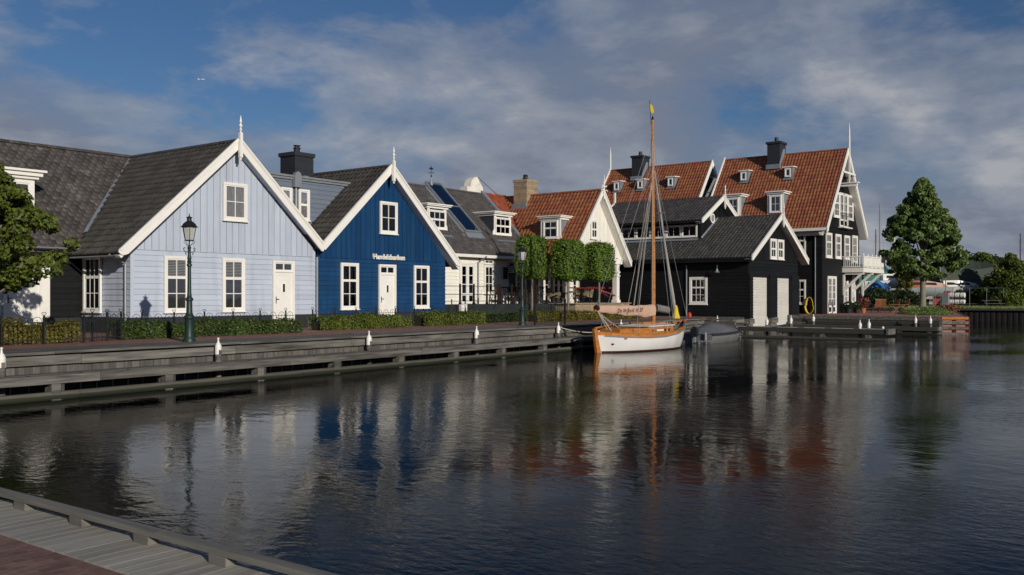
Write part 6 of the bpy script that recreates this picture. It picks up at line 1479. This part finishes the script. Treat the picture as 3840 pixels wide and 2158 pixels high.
def shed():
    x, y = WP(3370, 150); t = thing('boat_shed', 'pale grey boatyard shed far behind the terrace', 'shed', (x, y, ZB), R(-53))
    MB().ext([(-12, -5, 0), (12, -5, 0), (12, -5, 4.2), (0, -5, 5.6), (-12, -5, 4.2)], (0, 10, 0)).build('wall', pmat('pale_cladding', (.33, .34, .36), .7, .08), t, True)
    for k in range(16): MB().box(-11.6 + k * 1.5, -11.5 + k * 1.5, -5.06, -5.0, .2, 4.2).build('cladding_rib', ZINC, t, True)
shed()
def mast(label, u, d, v_top, r, mat, spread=True, vb=1130):
    x, y = WP(u, d); t = thing('boat_mast', label, 'mast', (x, y, ZB), group='bare masts in the boatyard'); zt = zat(v_top, d)
    MB().tube([(x, y, ZB), (x, y, zt)], [r, r * .6], 8).build('pole', mat, t)
    if spread: MB().bar((x - .8, y + .6, ZB + (zt - ZB) * .6), (x + .8, y - .6, ZB + (zt - ZB) * .6), .05, .05).build('spreader', mat, t)
    for s in (-1, 1): MB().tube([(x, y, zt - .2), (x + s * .9, y - s * .7, ZB + 2)], .012, 4).build('stay', WIRE, t)
mast('brown wooden mast rising behind the white balcony', 3284, 120, 860, .10, pmat('mast_brown', (.16, .08, .04), .6))
mast('tall pale grey mast rising behind the white balcony', 3299, 122, 766, .10, WIRE)
mast('pale mast half hidden by the left side of the terrace tree', 3354, 125, 810, .09, HULLW, False)
mast('thin dark mast at the right edge of the picture', 3826, 112, 876, .09, pmat('mast_dark', (.05, .04, .035), .6), False)
mast('short pale pole right of the terrace tree', 3629, 110, 975, .07, pmat('mast_pale', (.35, .30, .22), .6), False)
lowbush = lambda k: math.sqrt(max(0, 1 - (k * 1.0) ** 2)) * .9 + .08
def bush(label, u, d, hw, h, mat, seed, n=70, per=90, leaf=.28, prof=None, z0=.2):
    x, y = WP(u, d); crown_tree(label, (x, y, ZB), h, hw, z0, mat, n, per, leaf, prof or egg, nm='far_tree', seed=seed, r0=.12, crad=(hw * .22, hw * .38), group='trees and shrubs on the far bank')
bush('dark shrub below the stored boats behind the terrace chairs', 3270, 97, 2.6, 1.7, LEAFD, 41, 60, 90, .2, lowbush)
bush('dark shrub left of the terrace tree trunk on the far bank', 3370, 97, 2.4, 1.5, LEAFD, 42, 60, 90, .2, lowbush)
bush('narrow light green conifer left of the terrace tree trunk', 3392, 99, .95, 4.2, LEAFY, 43, 60, 110, .16, lambda k: .75 * (1 - k) ** .5 + .25)
bush('olive tree behind the grey-green shelter', 3690, 112, 3.3, 6.0, LEAFO, 44, 110, 110, .3)
bush('darker tree behind the right side of the terrace tree', 3600, 125, 3.4, 6.4, LEAFD, 45, 90, 100, .32)
bush('olive shrub mass right of the picnic table', 3790, 100, 2.9, 5.4, LEAFO, 46, 110, 110, .28)
bush('olive tree at the right edge of the picture', 3870, 104, 2.6, 5.4, LEAFO, 47, 90, 110, .28)
bush('low olive bush between the picnic table and the olive shrub mass', 3750, 100, 2.0, 3.0, LEAFO, 48, 60, 100, .24, lowbush)
bush('low bush behind the fence posts beside the white stacked poles', 3655, 103, 1.8, 2.0, LEAFO, 49, 50, 90, .22, lowbush)
bush('dark bush at the foot of the shelter poles', 3560, 110, 2.2, 2.6, LEAFD, 50, 50, 90, .22, lowbush)
for i, (u, d, hw, hh, mt, lab) in enumerate(((3665, 108, 2.4, 4.2, LEAFO, 'olive bush under the left of the olive trees'), (3725, 110, 2.8, 4.6, LEAFO, 'rounded olive bush behind the picnic table'), (3768, 107, 2.6, 4.6, LEAFY, 'yellowish bush behind the olive shrub mass'), (3825, 108, 2.6, 4.4, LEAFO, 'olive bush below the thin dark mast'), (3640, 112, 2.2, 3.6, LEAFD, 'dark bush between the shelter and the olive trees'), (3830, 96, 1.8, 2.4, LEAFO, 'low olive bush at the right end of the lawn'), (3775, 95, 1.6, 1.8, LEAFO, 'low olive bush right of the picnic table on the lawn'))):
    bush(lab, u, d, hw, hh, mt, 60 + i, 80, 100, .26, egg)
def treeline():
    C = []
    for k in range(260):
        u = RNG.uniform(3500, 4250); d = RNG.uniform(170, 190); x, y = WP(u, d); C.append((x, y, RNG.uniform(1.0, 8.9 - .8 * math.sin(u / 60.0))))
    P, dd = clump_points(C, RNG.uniform(1.2, 2.2, len(C)), 150)
    t = thing('treeline', 'dark distant belt of trees along the right horizon', 'trees', (*WP(3800, 180), ZB)); t['kind'] = 'stuff'
    leaf_cloud(P, .6, LEAFD, 'foliage', t, dd)
treeline()
def chain_fence():
    t = thing('post_fence', 'light metal post fence along the boatyard lawn', 'fence', (*WP(3600, 95), ZB)); pts = [WP(u, 97 - (u - 3400) * .008) for u in range(3380, 3780, 64)]
    for x, y in pts: MB().tube([(x, y, ZB), (x, y, ZB + 2.0)], .022, 6).build('post', ZINC, t)
    for z in (.4, 1.98): MB().tube([(x, y, ZB + z) for x, y in pts], .010, 4).build('rail', ZINC, t)
chain_fence()
def white_fence():
    a, b = WP(3412, 100), WP(3500, 99)
    t = thing('white_barrier', 'pale two-board barrier behind the terrace tree trunk', 'barrier', (*a, ZB))
    for z in (.45, 1.0): MB().bar((*a, ZB + z), (*b, ZB + z), .06, .28).build('board', pmat('pale_board', (.5, .52, .53), .6), t)
    for k in np.linspace(0, 1, 4): p = Vector((*a, 0)).lerp(Vector((*b, 0)), k); MB().box(p.x - .05, p.x + .05, p.y - .05, p.y + .05, ZB, ZB + 1.2).build('post', ZINC, t)
    t = thing('stacked_pontoons', 'stack of bright white pontoons beside the lawn', 'pontoons', (*WP(3595, 100), ZB))
    c, d = Vector((*WP(3560, 99), ZB)), Vector((*WP(3622, 98), ZB))
    for z in (.55, 1.25):
        for k in range(3): p = c.lerp(d, k / 3); q = c.lerp(d, (k + .92) / 3); MB().tube([p + Vector((0, 0, z)), p.lerp(q, .1) + Vector((0, 0, z)), p.lerp(q, .9) + Vector((0, 0, z)), q + Vector((0, 0, z))], [.12, .28, .28, .12], 10).build('pontoon', WHITE, t, smooth=True)
    MB().bar(c + Vector((0, 0, .9)), d + Vector((0, 0, .9)), .3, .1).build('bearer', DARKW, t)
    o = MB().box(-.35, .35, -.3, .3, 0, 1.7).build('red_locker', pmat('red_paint', (.38, .03, .015), .5)); o.location = (*WP(3553, 101), ZB); tag(o, 'narrow red locker left of the white pontoons', 'locker'); 
    o = thing('grey_pillar', 'grey concrete pillar with a lamp pole left of the red locker', 'pillar', (*WP(3546, 97), ZB)); MB().box(-.35, .35, -.3, .3, 0, 1.5).build('block', pmat('concrete', (.2, .21, .22), .9), o, True); MB().tube([(0, 0, 1.5), (0, 0, 5.2)], .05, 6).build('pole', ZINC, o, True)
white_fence()
def picnic():
    t = thing('picnic_table', 'dark wooden picnic table on the lawn across the channel', 'picnic table', (*WP(3712, 92), ZB), R(-50))
    for k in range(5): MB().box(-1.0, 1.0, -.38 + k * .155, -.24 + k * .155, .72, .77).build('top_board', WOODF, t, True)
    for s in (-1, 1):
        MB().box(-1.0, 1.0, s * .75 - .13, s * .75 + .13, .42, .47).build('seat_board', WOODF, t, True)
        MB().bar((s * .7, -.8, 0), (s * .7, -.25, .72), .07, .1).build('leg', WOODF, t, True); MB().bar((s * .7, .8, 0), (s * .7, .25, .72), .07, .1).build('leg', WOODF, t, True); MB().bar((s * .7, -.85, .40), (s * .7, .85, .40), .07, .08).build('cross_beam', WOODF, t, True)
picnic()
o = MB().box(-.4, .4, -9, 9, 0, .08).build('white_kerb', HULLW); o.location = (94.2, -3.5, ZB); tag(o, 'pale edging strip on the lawn at the right edge', 'kerb')
def lawn():
    n = 9000; X = 92.8 + RNG.uniform(0, 1, n) ** 1.6 * 14; Y = RNG.uniform(-4, 26, n); P = np.stack([X, Y, np.full(n, ZB)], 1)
    V = np.stack([P + [-.03, .03, 0], P + [.03, -.03, 0], P + np.stack([RNG.normal(0, .08, n), RNG.normal(0, .08, n), RNG.uniform(.1, .32, n)], 1)], 1).reshape(-1, 3)
    t = link(bpy.data.objects.new('lawn_grass', np_mesh('lawn_grass', V, np.arange(3 * n).reshape(-1, 3), leaf_mat('lawn_blade', (.06, .10, .018), (.13, .17, .03))))); attach(t, None); tag(t, 'rough green grass along the far bank', 'grass', kind='stuff')
lawn()
def plane():
    d = 4500; x, y = WP(755, d); t = thing('airliner', 'tiny white airliner flying high above the pale blue house', 'airplane', (x, y, zat(299, d)), R(110))
    PW = pmat('plane_white', (.8, .8, .8), .4, .02)
    MB().tube([(-18, 0, 0), (-16, 0, .2), (-12, 0, .2), (12, 0, 0), (17, 0, .8), (20, 0, 1.4)], [.3, 1.6, 2.1, 2.1, 1.2, .3], 12).build('fuselage', PW, t, True, True)
    for s in (-1, 1):
        MB().ext([(-4, s * 1.5, -.6), (3.5, s * 1.5, -.6), (9.5, s * 18, 1.4), (7, s * 18, 1.4)], (0, 0, .5)).build('wing', PW, t, True); MB().ext([(14, s * .5, 1), (18, s * .5, 1), (20, s * 6.5, 1.6), (18.5, s * 6.5, 1.6)], (0, 0, .3)).build('tailplane', PW, t, True)
        MB().tube([(-3.5, s * 6, -1.6), (1, s * 6, -1.6)], [1.1, .8], 10).build('engine', PLINTH, t, True)
    MB().ext([(12.5, -.2, 1.5), (18.5, -.2, 1.5), (20.5, -.2, 7.5), (18, -.2, 7.5)], (0, .4, 0)).build('fin', PW, t, True)
plane()
